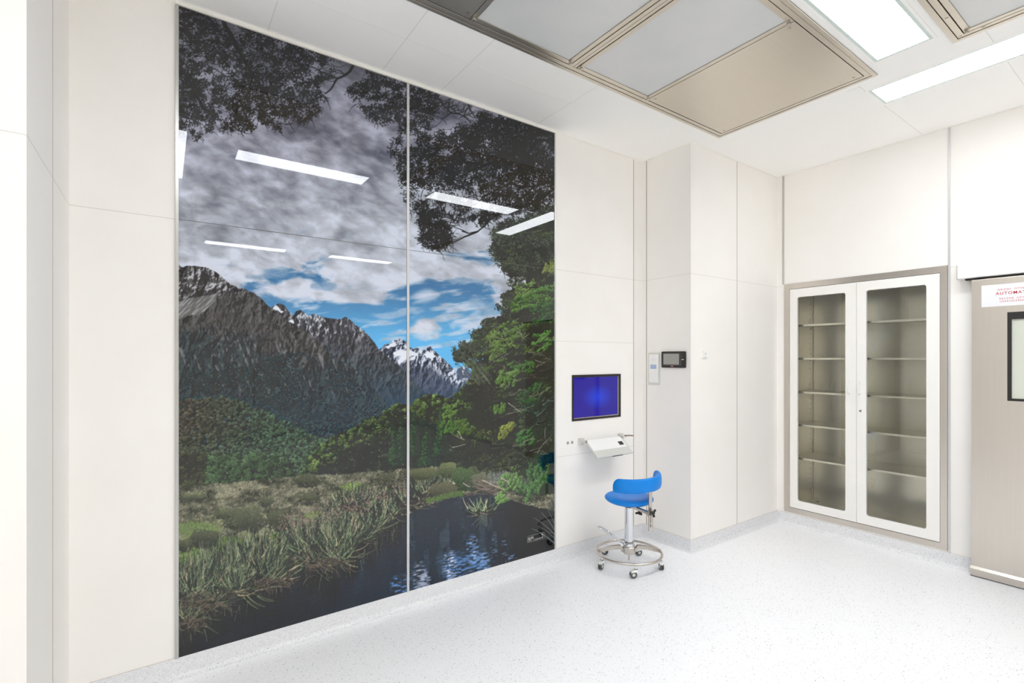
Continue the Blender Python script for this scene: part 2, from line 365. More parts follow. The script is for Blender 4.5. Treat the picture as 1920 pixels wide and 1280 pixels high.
def paint_mural():
    rng = np.random.default_rng(7)
    uu = (np.arange(PW, dtype=np.float32) + .5) / SS + PX0
    vv = (np.arange(PH, dtype=np.float32) + .5) / SS + PY0
    U, V = np.meshgrid(uu, vv)

    def vnoise(X, Y, seed):
        r = np.random.default_rng(seed)
        g = r.random((64, 64)).astype(np.float32)
        xi = np.floor(X).astype(np.int32); yi = np.floor(Y).astype(np.int32)
        fx = X - xi; fy = Y - yi
        fx = fx * fx * (3 - 2 * fx); fy = fy * fy * (3 - 2 * fy)
        a = g[yi & 63, xi & 63]; b = g[yi & 63, (xi + 1) & 63]
        c = g[(yi + 1) & 63, xi & 63]; d = g[(yi + 1) & 63, (xi + 1) & 63]
        return (a + (b - a) * fx) * (1 - fy) + (c + (d - c) * fx) * fy

    def fbm(X, Y, seed, octv=5, gain=.5):
        s = 0; a = 1.; t = 0
        for i in range(octv):
            s = s + a * vnoise(X * 2 ** i + 17.3 * i, Y * 2 ** i + 5.1 * i, seed + i); t += a; a *= gain
        return s / t

    def ridged(X, Y, seed, octv=5):
        s = 0; a = 1.; t = 0
        for i in range(octv):
            s = s + a * (1 - np.abs(2 * vnoise(X * 2 ** i + 9.7 * i, Y * 2 ** i, seed + i) - 1)); t += a; a *= .55
        return s / t

    def C(r, g, b): return np.array([r, g, b], np.float32) / 255
    def mix(a, b, t):
        t = np.clip(t, 0, 1)
        if t.ndim == 2: t = t[..., None]
        return a + (b - a) * t
    def sm(x, a, b):
        t = np.clip((x - a) / (b - a), 0, 1); return t * t * (3 - 2 * t)
    def box(poly):
        p = np.array(poly, float)
        x0 = max(int((p[:, 0].min() - PX0) * SS) - 2, 0); x1 = min(int((p[:, 0].max() - PX0) * SS) + 3, PW)
        y0 = max(int((p[:, 1].min() - PY0) * SS) - 2, 0); y1 = min(int((p[:, 1].max() - PY0) * SS) + 3, PH)
        return slice(y0, y1), slice(x0, x1)
    def inpoly(poly, X, Y):
        m = np.zeros(np.shape(X), bool); n = len(poly)
        for i in range(n):
            xa, ya = poly[i]; xb, yb = poly[(i + 1) % n]
            if ya == yb: continue
            c = (ya > Y) != (yb > Y)
            m ^= c & (X < (xb - xa) * (Y - ya) / (yb - ya) + xa)
        return m
    def rough(X, Y, amp, cell, seed):
        return (X + (fbm(X / cell, Y / cell, seed, 3) - .5) * 2 * amp,
                Y + (fbm(X / cell, Y / cell, seed + 50, 3) - .5) * 2 * amp)
    def ptsin(poly, n, r=rng):
        p = np.array(poly, float); lo = p.min(0); hi = p.max(0); out = np.zeros((0, 2))
        while len(out) < n:
            q = lo + r.random((n * 2, 2)) * (hi - lo)
            out = np.vstack([out, q[inpoly(poly, q[:, 0], q[:, 1])]])
        return out[:n]

    img = np.zeros((PH, PW, 3), np.float32)

    def dabs(x, y, ln, wd, ang, col):          # rotated ellipses, vectorised over all dabs
        x = np.asarray(x, np.float32); n = len(x)
        if n == 0: return
        ln = np.broadcast_to(ln, n) * SS; wd = np.broadcast_to(wd, n) * SS; ang = np.broadcast_to(ang, n)
        col = np.broadcast_to(col, (n, 3))
        cx = (x - PX0) * SS; cy = (np.asarray(y) - PY0) * SS
        ix = np.floor(cx).astype(int); iy = np.floor(cy).astype(int)
        ca, sa = np.cos(ang), np.sin(ang)
        k = int(np.ceil(float(np.max(ln))))
        for dy in range(-k, k + 1):
            for dx in range(-k, k + 1):
                px = ix + dx; py = iy + dy
                ex = px + .5 - cx; ey = py + .5 - cy
                a = (ex * ca + ey * sa) / ln; b = (-ex * sa + ey * ca) / wd
                m = (a * a + b * b < 1) & (px >= 0) & (px < PW) & (py >= 0) & (py < PH)
                if m.any(): img[py[m], px[m]] = col[m]

    def strokes(P0, P1, w0, w1, col, bend=0., n=None):   # tapered bent lines, vectorised
        P0 = np.asarray(P0, float); P1 = np.asarray(P1, float); N = len(P0)
        d = P1 - P0; L = np.hypot(d[:, 0], d[:, 1]); nr = np.stack([-d[:, 1], d[:, 0]], 1)
        steps = n or int(L.max() * SS * .8) + 2
        w0 = np.broadcast_to(w0, N); w1 = np.broadcast_to(w1, N); bend = np.broadcast_to(bend, N)
        col = np.broadcast_to(col, (N, 3))
        for s in range(steps):
            t = s / (steps - 1)
            p = P0 + d * t + nr * (bend * 4 * t * (1 - t))[:, None]
            w = np.maximum(w0 + (w1 - w0) * t, .26)
            k = int(np.ceil(float(w.max()) * SS))
            cx = (p[:, 0] - PX0) * SS; cy = (p[:, 1] - PY0) * SS
            ix = np.floor(cx).astype(int); iy = np.floor(cy).astype(int); r2 = (w * SS) ** 2
            for dy in range(-k, k + 1):
                for dx in range(-k, k + 1):
                    px = ix + dx; py = iy + dy
                    m = ((px + .5 - cx) ** 2 + (py + .5 - cy) ** 2 < r2) & (px >= 0) & (px < PW) & (py >= 0) & (py < PH)
                    if m.any(): img[py[m], px[m]] = col[m]

    def poly_branch(pts, w0, w1, col):
        pts = np.array(pts, float); n = len(pts) - 1
        for i in range(n):
            a = w0 + (w1 - w0) * i / n; b = w0 + (w1 - w0) * (i + 1) / n
            strokes(pts[i:i + 1], pts[i + 1:i + 2], a, b, col, rng.normal(0, .03))

    # ---------------- sky
    wx = fbm(U / 90, V / 90, 3, 3) - .5; wy = fbm(U / 90, V / 90, 4, 3) - .5
    a = .34
    Ur = U * np.cos(a) + V * np.sin(a) + wx * 24; Vr = -U * np.sin(a) + V * np.cos(a) + wy * 20
    fade = sm(V, 430, 560)
    big = fbm(Ur / 85, Vr / 42, 11, 3, .5)
    fine = fbm(U / 34 + wx * 3, V / 17 + wy * 2, 23, 4, .5)
    bw = fbm(U / 30, V / 24, 27, 2) - .5; bv = fbm(U / 26, V / 20, 28, 2) - .5
    bands = fbm(Ur / 30 + bw * .5, Vr / 15 + bv * .5, 29, 5, .5)
    puff = fbm(Ur / 15 + bw * .4, Vr / 8 + bv * .4, 31, 3, .5)
    cl = .5 + (big - .5) * .75 + (bands - .5) * .95 + (puff - .5) * .32
    base = np.interp(vv, [0, 90, 160, 230, 300, 400, 500, 700], [.42, .44, .49, .55, .61, .69, .76, .79]).astype(np.float32)[:, None]  # upper sky coloured lighter to offset the weaker room light near the ceiling
    rightdark = sm(U, 700, 1040) * (1 - sm(V, 250, 430)) * .10
    L = base - rightdark + (cl - .5) * np.interp(vv, [0, 150, 260, 400, 540], [.24, .38, .48, .42, .36]).astype(np.float32)[:, None]
    L = np.clip(L, .17, .84)
    tint = mix(np.broadcast_to(C(240, 240, 264) / 1.0, (PH, PW, 3)), np.broadcast_to(C(244, 250, 264), (PH, PW, 3)), sm(V, 200, 420))
    clouds = L[..., None] * tint
    clouds += (1 - sm(L, .35, .6))[..., None] * np.array([-.004, -.002, .022], np.float32) * sm(V, 120, 300)[..., None]
    blue = mix(np.broadcast_to(C(62, 112, 156), (PH, PW, 3)), np.broadcast_to(C(96, 176, 226), (PH, PW, 3)), sm(V, 520, 660))
    cover = fbm(U / 95 + wx * 1.2, V / 34 + wy, 41, 6, .58)
    edge = np.interp(uu, [330, 440, 520, 600, 700, 800, 900, 1044], [600, 562, 545, 530, 545, 530, 528, 520]).astype(np.float32)[None, :]
    k = (V - edge) / 70
    bl = sm(k + (cover - .52) * 4.2, -.25, .55)
    wisps = fbm(U / 60 + V / 50, V / 11 + U / 120, 61, 5, .6)
    bl = bl * (1 - .75 * sm(wisps, .52, .72))
    for (cx, cy, rx, ry, s) in ((797, 622, 30, 17, 1.1), (650, 545, 46, 24, .9), (560, 560, 30, 14, .8), (790, 560, 26, 18, .7), (740, 588, 60, 8, .5), (900, 600, 60, 34, .55), (700, 600, 40, 7, .4)):
        q = ((U - cx + wx * 30) / rx) ** 2 + ((V - cy + wy * 22) / ry) ** 2
        bl = bl * (1 - s * (1 - sm(q + (fine - .5) * 2.4, .2, 1.3))).clip(0, 1)
    img[:] = mix(clouds, blue, bl)
    for (cx, cy, rx, ry) in ((528, 512, 26, 10), (607, 536, 20, 8), (480, 520, 26, 5), (855, 530, 50, 7)):
        q = ((U - cx) / rx) ** 2 + ((V - cy) / ry) ** 2
        m = (1 - sm(q + (fine - .5) * 5, 0, 1.4)) * .55
        img[:] = mix(img, np.broadcast_to(C(92, 132, 168), img.shape), m)
    img += (rng.random((PH, PW, 1), dtype=np.float32) - .5) * .018

    # ---------------- peaks
    def mountain(poly, shade_fn, amp=2.2, cell=6, seed=70):
        sl = box(poly); X, Y = U[sl], V[sl]
        Xr, Yr = rough(X, Y, amp, cell, seed)
        m = inpoly(poly, Xr, Yr)
        img[sl][m] = shade_fn(X, Y)[m]

    def relief(X, Y, cell, seed, octv=6, dx=.9, dy=.5, k=1.0):
        wX = fbm(X / cell / .8, Y / cell / .8, seed + 7, 3) - .5
        h = 0; a_ = 1.; t_ = 0
        for i in range(octv):
            c_ = cell / 1.9 ** i
            h = h + a_ * (1 - np.abs(2 * vnoise((X + Y * .25) / c_ + wX * 1.6 + 3.7 * i, (Y * .62 - X * .35) / c_ + wX + 1.3 * i, seed + i) - 1)) * cell; t_ += a_; a_ *= .56
        gy, gx = np.gradient(h / t_)
        return np.clip(.5 + k * (gx * dx + gy * dy) * SS, 0, 1)
    def bc(c, X): return np.broadcast_to(c, X.shape + (3,))
    def M3(X, Y):
        t = relief(X, Y, 26, 81, k=.55)
        c = mix(bc(C(30, 38, 54), X), bc(C(116, 120, 134), X), t)
        c = mix(c, bc(C(52, 72, 98), X), sm(Y, 670, 760) * .75)
        top = np.interp(X, [715, 750, 770, 806, 850], [662, 655, 672, 668, 706])
        n1 = fbm((X - Y * .9) / 7, (Y + X * .5) / 12, 85, 5) * .6 + t * .4
        sn = sm(n1, .52, .60) * sm(top + 18 - Y, -8, 10)
        return mix(c, bc(C(206, 212, 224), X), sn)
    mountain([(864, 760), (852, 700), (858, 690), (870, 686), (884, 704), (900, 720), (900, 760)],
             lambda X, Y: mix(np.broadcast_to(C(70, 88, 122), X.shape + (3,)), np.broadcast_to(C(196, 204, 220), X.shape + (3,)), sm(fbm(X / 7, Y / 9, 91, 4), .5, .6)))
    mountain([(700, 800), (708, 656), (720, 647), (732, 641), (741, 636), (749, 634), (756, 638), (763, 643), (768, 649), (774, 654), (782, 651), (789, 657),
              (796, 654), (806, 649), (815, 658), (824, 667), (837, 678), (847, 688), (854, 696), (861, 708), (868, 718), (872, 800)], M3, 1.6, 5)
    img_snow = [[(737, 660), (752, 655), (768, 656), (784, 662), (770, 668), (758, 676), (748, 683), (744, 676), (751, 668), (738, 666)],
                [(720, 651), (731, 645), (742, 641), (740, 648), (727, 653)], [(793, 664), (803, 659), (812, 661), (816, 669), (808, 673), (801, 670)],
                [(768, 672), (778, 664), (786, 659), (782, 667), (772, 676)], [(757, 647), (764, 650), (771, 656), (762, 655)]]
    for p in img_snow:
        sl = box(p); X, Y = rough(U[sl], V[sl], 2.5, 4, 95); m = inpoly(p, X, Y); img[sl][m] = C(218, 222, 232)

    def M2(X, Y):
        t = relief(X, Y, 34, 101, k=.6); f = fbm(X / 4, Y / 5, 103, 4)
        t = np.clip(t * .8 + (f - .4) * .5, 0, 1)
        c = mix(bc(C(28, 30, 38), X), bc(C(110, 107, 110), X), t)
        g = sm(Y - (X - 500) * .15 + (f - .5) * 30, 605, 675)
        c = mix(c, mix(bc(C(28, 40, 48), X), bc(C(78, 90, 94), X), t), g * .85)
        c = mix(c, bc(C(44, 72, 96), X), sm(Y, 680, 775) * .66)
        sn = sm(fbm((X - Y * .5) / 5, (Y + X * .3) / 7, 105, 4) * .6 + t * .4, .62, .68) * sm(640 - Y, -10, 30) * .9
        return mix(c, bc(C(200, 206, 214), X), sn)
    mountain([(495, 640), (509, 575), (518, 571), (526, 568), (533, 572), (540, 582), (549, 592), (555, 584), (562, 580), (570, 586), (577, 592), (586, 589),
              (606, 594), (623, 597), (637, 598), (647, 594), (657, 600), (667, 609), (676, 614), (691, 629), (700, 641), (710, 656), (720, 665),
              (732, 673), (745, 684), (757, 693), (768, 708), (785, 724), (800, 738), (800, 800), (500, 800)], M2, 1.8, 5)
    for p in ([(512, 576), (520, 572), (524, 580), (532, 583), (528, 587), (520, 582), (516, 581)], [(537, 604), (548, 599), (551, 606), (545, 612), (540, 609)]):
        sl = box(p); X, Y = rough(U[sl], V[sl], 2, 4, 97); m = inpoly(p, X, Y); img[sl][m] = C(214, 216, 222)

    def M1(X, Y):
        t = relief(X, Y, 44, 111, 7, k=.62); f = fbm(X / 4.5, Y / 4, 113, 4)
        t = np.clip(t * .8 + (f - .42) * .55, 0, 1)
        rock = mix(bc(C(26, 27, 30), X), bc(C(102, 98, 97), X), t)
        veg = mix(bc(C(24, 32, 38), X), bc(C(72, 83, 84), X), t * .9)
        g = sm(Y - (X - 335) * .22 + (fbm(X / 30, Y / 30, 115, 4) - .5) * 90, 590, 640)
        c = mix(rock, veg, g)
        c = mix(c, bc(C(44, 70, 84), X), sm(Y + (X - 500) * .25, 700, 830) * .5)
        sn = sm(fbm(X / 7, (Y + X * .4) / 3.0, 117, 4) * .65 + t * .35, .57, .63) * (1 - sm(Y + (X - 335) * .1, 545, 575)) * .9
        c = mix(c, bc(C(186, 186, 190), X), sn)
        st = fbm((X - (Y - 600) * .38) / 4, Y / 40, 119, 3) * .6 + fbm(X / 5, Y / 9, 120, 3) * .4
        return mix(c, bc(C(150, 144, 142), X), sm(st, .60, .70) * sm(Y, 600, 640) * (1 - sm(Y, 735, 760)) * .55)
    mountain([(320, 498), (335, 498), (344, 501), (356, 498), (378, 500), (393, 503), (405, 511), (417, 520), (429, 531), (446, 540), (460, 542), (475, 549),
              (490, 560), (500, 571), (511, 579), (526, 590), (536, 600), (548, 607), (562, 615), (584, 629), (606, 653), (635, 675), (659, 687),
              (683, 709), (708, 733), (732, 762), (760, 800), (760, 900), (320, 900)], M1, 2.2, 7)
    scree = [(330, 566), (352, 562), (374, 556), (396, 551), (411, 549), (404, 560), (396, 572), (384, 582), (368, 590), (350, 594), (330, 600)]
    sl = box(scree); X, Y = rough(U[sl], V[sl], 3, 8, 121); m = inpoly(scree, X, Y)
    img[sl][m] = mix(np.broadcast_to(C(92, 90, 88), X.shape + (3,)), np.broadcast_to(C(148, 148, 148), X.shape + (3,)), sm(fbm((U[sl] + V[sl]) / 3, (V[sl] - U[sl] * .3) / 14, 123, 4), .35, .7))[m]
    slope = [(412, 566), (430, 556), (450, 560), (470, 590), (490, 606), (520, 616), (548, 640), (520, 640), (480, 628), (440, 622), (400, 610), (360, 620), (335, 612), (360, 596), (394, 584)]
    sl = box(slope); X, Y = rough(U[sl], V[sl], 6, 12, 125); m = inpoly(slope, X, Y)
    tt = relief(U[sl], V[sl], 30, 127, 6, k=.62)
    img[sl][m] = mix(img[sl], mix(np.broadcast_to(C(40, 40, 41), X.shape + (3,)), np.broadcast_to(C(98, 93, 90), X.shape + (3,)), tt), np.full(X.shape, .7))[m]

    # tree-covered hills: small crowns, lit at their upper left
    def crowns(poly, n, size, colfn, dark, jit=.12, leaf=1.0):
        p = ptsin(poly, n); p = p[np.argsort(p[:, 1])]
        c = colfn(p[:, 0], p[:, 1]) * (1 + rng.normal(0, jit, (len(p), 1)))
        s = size * (.7 + .6 * rng.random(len(p)))
        m = 14
        for k in range(6):
            q = p[k::6]; ck = c[k::6]; sk = s[k::6]
            dabs(q[:, 0] + sk * .25, q[:, 1] + sk * .5, sk, sk * .95, 0., ck * dark)
        ang = rng.random((len(p), m)) * 6.283; rr = np.sqrt(rng.random((len(p), m))) * s[:, None]
        x = p[:, 0:1] + np.cos(ang) * rr * .9; y = p[:, 1:2] + np.sin(ang) * rr * .8
        lit = np.clip(.62 - .35 * (np.sin(ang) * rr / s[:, None]) - .22 * (np.cos(ang) * rr / s[:, None]), 0, 1.1)
        cc = c[:, None, :] * (dark + (1.22 - dark) * lit[..., None])
        o = rng.permutation(x.size)
        dabs(x.ravel()[o], y.ravel()[o], leaf * 1.3, leaf * .8, rng.random(x.size) * 3.14, np.clip(cc.reshape(-1, 3)[o], 0, 1))

    def colF1(x, y):
        t = fbm(x / 60, y / 40, 131, 3)[:, None]
        red = sm(x, 470, 350)[:, None] if False else (1 - np.clip((x - 350) / 150, 0, 1))[:, None]
        low = np.clip((y - 800) / 80, 0, 1)[:, None]
        c = C(50, 68, 58) * (1 - t) + C(64, 80, 60) * t
        c = c * (1 - red * .75 * (1 - low * .55)) + C(72, 60, 52) * red * .75 * (1 - low * .55)
        c = c * (1 - low * .5) + C(72, 92, 62) * low * .5 * (1 - .4 * red) + C(60, 66, 48) * low * .5 * .4 * red
        far = np.clip((x - 500) / 200, 0, 1)[:, None] * np.clip((820 - y) / 80, 0, 1)[:, None]
        return c * (1 - far * .6) + C(46, 72, 82) * far * .6
    fl = [(330, 700), (380, 690), (440, 690), (500, 670), (560, 655), (620, 690), (680, 722), (725, 765), (700, 800), (640, 805), (560, 790), (480, 760), (420, 745), (330, 750)]
    q = ptsin(fl, 9000); q = q[fbm(q[:, 0] / 26, q[:, 1] / 22, 128, 3) > .44]; t = rng.random((len(q), 1))
    hz = np.clip((q[:, 0:1] - 480) / 260, 0, 1)
    dabs(q[:, 0], q[:, 1], 1.0, .8, 0., (C(40, 56, 56) * (1 - hz) + C(44, 68, 82) * hz) * (.62 + .75 * t))
    dabs(q[:, 0] + .6, q[:, 1] + 1.1, .8, .5, 0., C(22, 34, 38) * (.8 + .4 * t))
    f0 = [(330, 742), (380, 744), (420, 740), (470, 748), (520, 768), (580, 786), (640, 800), (700, 790), (735, 768), (735, 860), (330, 860)]
    f1 = [(330, 755), (350, 748), (380, 746), (420, 744), (450, 752), (480, 764), (520, 780), (555, 800), (590, 818), (618, 826), (630, 850), (560, 890), (540, 897), (330, 918)]
    colF1b = lambda x, y: colF1(x, y) * 1.16
    f1b = [(330, 850), (380, 852), (440, 848), (500, 852), (540, 862), (548, 890), (500, 900), (330, 916)]
    for pl, cc in ((f0, C(30, 46, 52)), (f1, C(34, 42, 34)), (f1b, C(34, 44, 32))):
        sl = box(pl); X, Y = rough(U[sl], V[sl], 2, 4, 129); m = inpoly(pl, X, Y); img[sl][m] = cc
    crowns(f0, 2600, 2.6, lambda x, y: np.broadcast_to(C(44, 64, 70), (len(x), 3)) * (1 + .15 * (fbm(x / 30, y / 30, 133, 2)[:, None] - .5)), .62, .12, .7)
    crowns(f1, 2300, 3.4, colF1b, .42, .20, .8)
    crowns(f1b, 330, 6.5, lambda x, y: C(62, 82, 56) * (.8 + .5 * fbm(x / 30, y / 18, 137, 2)[:, None]) * np.where(x < 385, .75, 1)[:, None] + C(14, 0, 0) * (x < 385)[:, None], .5, .15, 1.0)

    # right green hill
    f2 = [(570, 884), (576, 866), (586, 850), (600, 838), (618, 822), (635, 812), (659, 802), (679, 790), (695, 783), (712, 778), (732, 764), (744, 756), (757, 757), (768, 760), (777, 751), (791, 743),
          (810, 740), (830, 741), (838, 750), (853, 741), (864, 727), (880, 710), (940, 700), (940, 885), (700, 892)]
    sl = box(f2); X, Y = rough(U[sl], V[sl], 3, 6, 139); m = inpoly(f2, X, Y); img[sl][m] = C(34, 42, 30)
    def colF2(x, y):
        n = fbm(x / 22, y / 18, 141, 3)[:, None]
        top = np.interp(x, [570, 618, 680, 744, 777, 830, 880], [880, 822, 790, 757, 752, 741, 712])
        d = np.clip((y - top) / 62, 0, 1)[:, None]
        c = (C(92, 110, 56) * n * 1.35 + C(56, 76, 44) * (1 - n)) * (1 - d) + C(44, 50, 40) * d * (.5 + n)
        return np.clip(c, 0, 1)
    crowns(f2, 1350, 4.6, colF2, .36, .22, .95)
    crowns([(735, 765), (765, 770), (800, 790), (830, 800), (826, 868), (770, 874), (736, 870)], 260, 6, lambda x, y: np.broadcast_to(C(36, 50, 44), (len(x), 3)), .5, .18, 1.0)
    for (cx, ty, by, w) in ((752, 790, 868, 16), (800, 800, 870, 22), (776, 772, 850, 14), (738, 800, 866, 12), (826, 764, 850, 16)):
        for i in range(26):
            t = i / 25; y = ty + (by - ty) * t; ww = w * (.12 + .88 * t)
            n = int(8 + 16 * t); x = cx + rng.uniform(-1, 1, n) * ww
            g = C(40, 60, 48) * (.55 + .6 * rng.random((n, 1))) + C(10, 16, 0) * (x < cx)[:, None]
            dabs(x, y + np.abs(x - cx) * .25 + rng.normal(0, 1, n), 2.4, 1.1, rng.normal(.0, .5, n), g)

    # ---------------- meadow
    mead = [(330, 910), (420, 906), (500, 898), (560, 892), (640, 888), (720, 882), (800, 876), (880, 868), (960, 862), (1044, 860), (1044, 1000), (800, 1010), (600, 1090), (330, 1180)]
    sl = box(mead); X, Y = rough(U[sl], V[sl], 4, 8, 151); m = inpoly(mead, X, Y)
    n1 = fbm(U[sl] / 26, V[sl] / 11, 153, 5, .6); n2 = fbm(U[sl] / 5, V[sl] / 3.2, 155, 3)
    c = mix(np.broadcast_to(C(58, 60, 46), X.shape + (3,)), np.broadcast_to(C(138, 136, 112), X.shape + (3,)), sm(n1 * .6 + n2 * .4, .34, .72))
    gr = sm(fbm(U[sl] / 40, V[sl] / 16, 157, 3), .5, .62) * sm(V[sl], 950, 990)
    c = mix(c, np.broadcast_to(C(104, 124, 62), X.shape + (3,)), gr * .8)
    img[sl][m] = c[m]
    p = ptsin(mead, 26000)
    t = rng.random((len(p), 1)); g = fbm(p[:, 0] / 26, p[:, 1] / 11, 153, 4)[:, None]
    g = np.clip((g - .3) * 2.2, 0, 1); c = (C(56, 60, 46) * (1 - g) + C(160, 154, 126) * g) * (.55 + .7 * t)
    c = np.where(rng.random((len(p), 1)) < .12, C(168, 150, 132) * (.8 + .3 * t), c)
    dabs(p[:, 0], p[:, 1], 2.2, .5, rng.normal(-1.0, .6, len(p)), np.clip(c, 0, 1))
    # lit grass patches and shrubs
    for (cx, cy, rx, ry, col) in ((365, 990, 40, 12, (104, 122, 72)), (350, 1040, 34, 16, (104, 128, 66)), (540, 1005, 36, 10, (112, 140, 70)), (600, 965, 30, 7, (118, 138, 76)), (665, 912, 28, 6, (120, 142, 76)),
                                  (530, 1030, 26, 14, (92, 122, 52)), (615, 960, 16, 8, (120, 146, 76)), (860, 890, 40, 10, (84, 104, 64)), (820, 915, 30, 8, (120, 120, 70)), (430, 1020, 40, 14, (96, 116, 62))):
        n = int(rx * ry * 1.6); a = rng.random(n) * 6.283; r = np.sqrt(rng.random(n))
        dabs(cx + np.cos(a) * r * rx, cy + np.sin(a) * r * ry, 2.2, .9, rng.normal(-1.2, .5, n), C(*col) * (.72 + .5 * rng.random((n, 1))))
    for (cx, cy, rx, ry, b) in ((385, 1008, 30, 17, 1.), (460, 972, 36, 24, 1.1), (520, 975, 22, 20, 1.), (345, 1022, 16, 12, 1.), (418, 962, 16, 10, 1.2), (575, 900, 22, 14, 1.), (580, 935, 18, 10, 1.), (680, 918, 14, 12, 1.),
                                (725, 905, 18, 18, .9), (770, 893, 26, 16, .9), (640, 930, 16, 10, 1.2), (500, 940, 14, 8, 1.1), (360, 930, 24, 6, 1.3), (760, 930, 18, 10, 1.)):
        n = int(rx * ry * 2.0); a = rng.random(n) * 6.283; r = rng.random(n) ** .6
        r = r * (.75 + .5 * vnoise(np.cos(a) * 2.2 + cx, np.sin(a) * 2.2 + cy, 159)); x = cx + np.cos(a) * r * rx + rng.normal(0, 1.5, n); y = cy + np.sin(a) * r * ry + rng.normal(0, 1.2, n)
        lit = np.clip(.55 - np.sin(a) * r * .45, 0, 1)[:, None]
        dabs(x, y, 1.7, .9, rng.random(n) * 3.14, (C(34, 38, 30) * (1 - lit) + C(92, 96, 70) * lit) * b * (.75 + .4 * rng.random((n, 1))))

    # ---------------- lake
    lake = [(330, 1244), (330, 1180), (352, 1166), (380, 1150), (430, 1122), (480, 1104), (530, 1078), (548, 1058), (580, 1064), (620, 1062), (660, 1042), (690, 1016), (715, 990), (740, 972), (770, 962),
            (800, 946), (830, 938), (866, 926), (900, 922), (940, 930), (980, 945), (1044, 958), (1044, 1244)]
    sl = box(lake); X, Y = rough(U[sl], V[sl], 3, 6, 161); m = inpoly(lake, X, Y); X, Y = U[sl], V[sl]
    rip = fbm(X / 12, (Y + X * .27) / 1.7, 163, 3); wv = fbm(X / 9, Y / 46, 165, 4)
    c = np.broadcast_to(C(40, 42, 46), X.shape + (3,))
    c = mix(c, np.broadcast_to(C(36, 47, 58), X.shape + (3,)), sm(X, 520, 700) * (1 - sm(X, 900, 960)) * .9)
    c = mix(c, np.broadcast_to(C(62, 66, 62), X.shape + (3,)), sm(wv, .55, .75) * (1 - sm(Y, 1010, 1060)) * .5)
    c = mix(c, np.broadcast_to(C(50, 66, 82), X.shape + (3,)), sm(wv, .48, .7) * sm(Y, 960, 1010) * (1 - sm(np.abs(X - 860), 70, 120)) * .6)
    c = c + ((rip - .5) * .075)[..., None] + ((wv - .5) * .05)[..., None]
    c = mix(c, np.broadcast_to(C(36, 36, 36), X.shape + (3,)), sm(X, 930, 985) * .8)
    img[sl][m] = np.clip(c, 0, 1)[m]
    for (cx, cy, rx, ry, col, cut) in ((872, 1068, 42, 34, (84, 122, 172), .44), (850, 1050, 30, 18, (70, 100, 140), .50), (885, 1030, 12, 28, (124, 158, 204), .5), (786, 1082, 14, 30, (150, 158, 178), .46), (796, 1094, 12, 24, (150, 158, 178), .46), (843, 1060, 14, 30, (176, 186, 210), .5),
                                       (905, 1060, 14, 30, (110, 144, 188), .5), (945, 1030, 6, 30, (92, 116, 144), .55), (925, 1028, 7, 28, (74, 92, 112), .5), (752, 1098, 22, 22, (84, 122, 172), .5), (960, 1048, 8, 12, (96, 126, 170), .5)):
        p4 = [(cx - rx * 1.5, cy - ry * 1.5), (cx + rx * 1.5, cy - ry * 1.5), (cx + rx * 1.5, cy + ry * 1.5), (cx - rx * 1.5, cy + ry * 1.5)]
        sl = box(p4); X, Y = U[sl], V[sl]
        q = ((X - cx) / rx) ** 2 + ((Y - cy) / ry) ** 2
        r = fbm(X / 7, (Y + X * .22) / 1.6, 171 + int(cx), 3)
        a = (1 - sm(q, .35, 1.5)) * sm(r, cut, cut + .14) * inpoly(lake, X, Y)
        img[sl] = mix(img[sl], np.broadcast_to(C(*col), X.shape + (3,)) * (.8 + .4 * r[..., None]), a)
    # reflections hanging below the bank
    bank = ([330, 430, 530, 548, 620, 690, 760], [1180, 1130, 1085, 1062, 1066, 1018, 966])
    for (cx, wd, dp, b) in ((352, 26, 64, 1.), (400, 40, 56, 1.), (470, 46, 62, .9), (520, 26, 40, .8), (575, 30, 52, 1.), (620, 34, 70, .9), (660, 22, 50, .9), (700, 26, 54, 1.), (740, 24, 46, .9)):
        n = 46; x = rng.normal(cx, wd * .5, n); y0 = np.interp(x, *bank) + rng.uniform(-4, 8, n)
        L = dp * np.exp(-((x - cx) / wd) ** 2) * rng.uniform(.5, 1.1, n)
        strokes(np.stack([x, y0], 1), np.stack([x + (x - cx) * .18 + rng.normal(0, 2.5, n), y0 + L], 1), 1.4, .5, C(34, 35, 34) * b * (.75 + .4 * rng.random((n, 1))))
        n = 16; x = rng.normal(cx, wd * .5, n); y0 = np.interp(x, *bank) + rng.uniform(0, 16, n)
        strokes(np.stack([x, y0], 1), np.stack([x + (x - cx) * .2 + rng.normal(0, 3, n), y0 + rng.uniform(8, 30, n)], 1), .6, .35, C(92, 94, 84) * (.45 + .55 * rng.random((n, 1))))

    # ---------------- flax clumps on the bank
    def clump(cx, cy, n, h, spread, lean=0., b=1., tips=.45):
        if h > 40: n = int(n * .55)
        a = rng.normal(lean, spread, n); L = h * (.55 + .5 * rng.random(n))
        x0 = cx + rng.normal(0, h * .22, n); y0 = cy + rng.normal(0, h * .08, n)
        P0 = np.stack([x0, y0], 1); P1 = np.stack([x0 + np.sin(a) * L, y0 - np.cos(a) * L], 1)
        o = np.argsort(-L); t = rng.random((n, 1))
        col = np.where(t < .42, C(38, 46, 39), np.where(t < .72, C(84, 96, 74), np.where(t < .9, C(120, 130, 98), C(150, 138, 110)))) * b * (.75 + .4 * rng.random((n, 1)))
        dabs(np.full(30, cx) + rng.normal(0, h * .22, 30), cy - h * .12 + rng.normal(0, h * .10, 30), h * .13, h * .10, 0., C(28, 31, 26))
        dark = np.clip(1.15 - .55 * (L[o] / h)[:, None], .5, 1.1)
        strokes(P0[o], P0[o] + (P1[o] - P0[o]) * .6, 1.3, 1.0, C(30, 35, 29) * (.7 + .5 * rng.random((n, 1))), 0.)
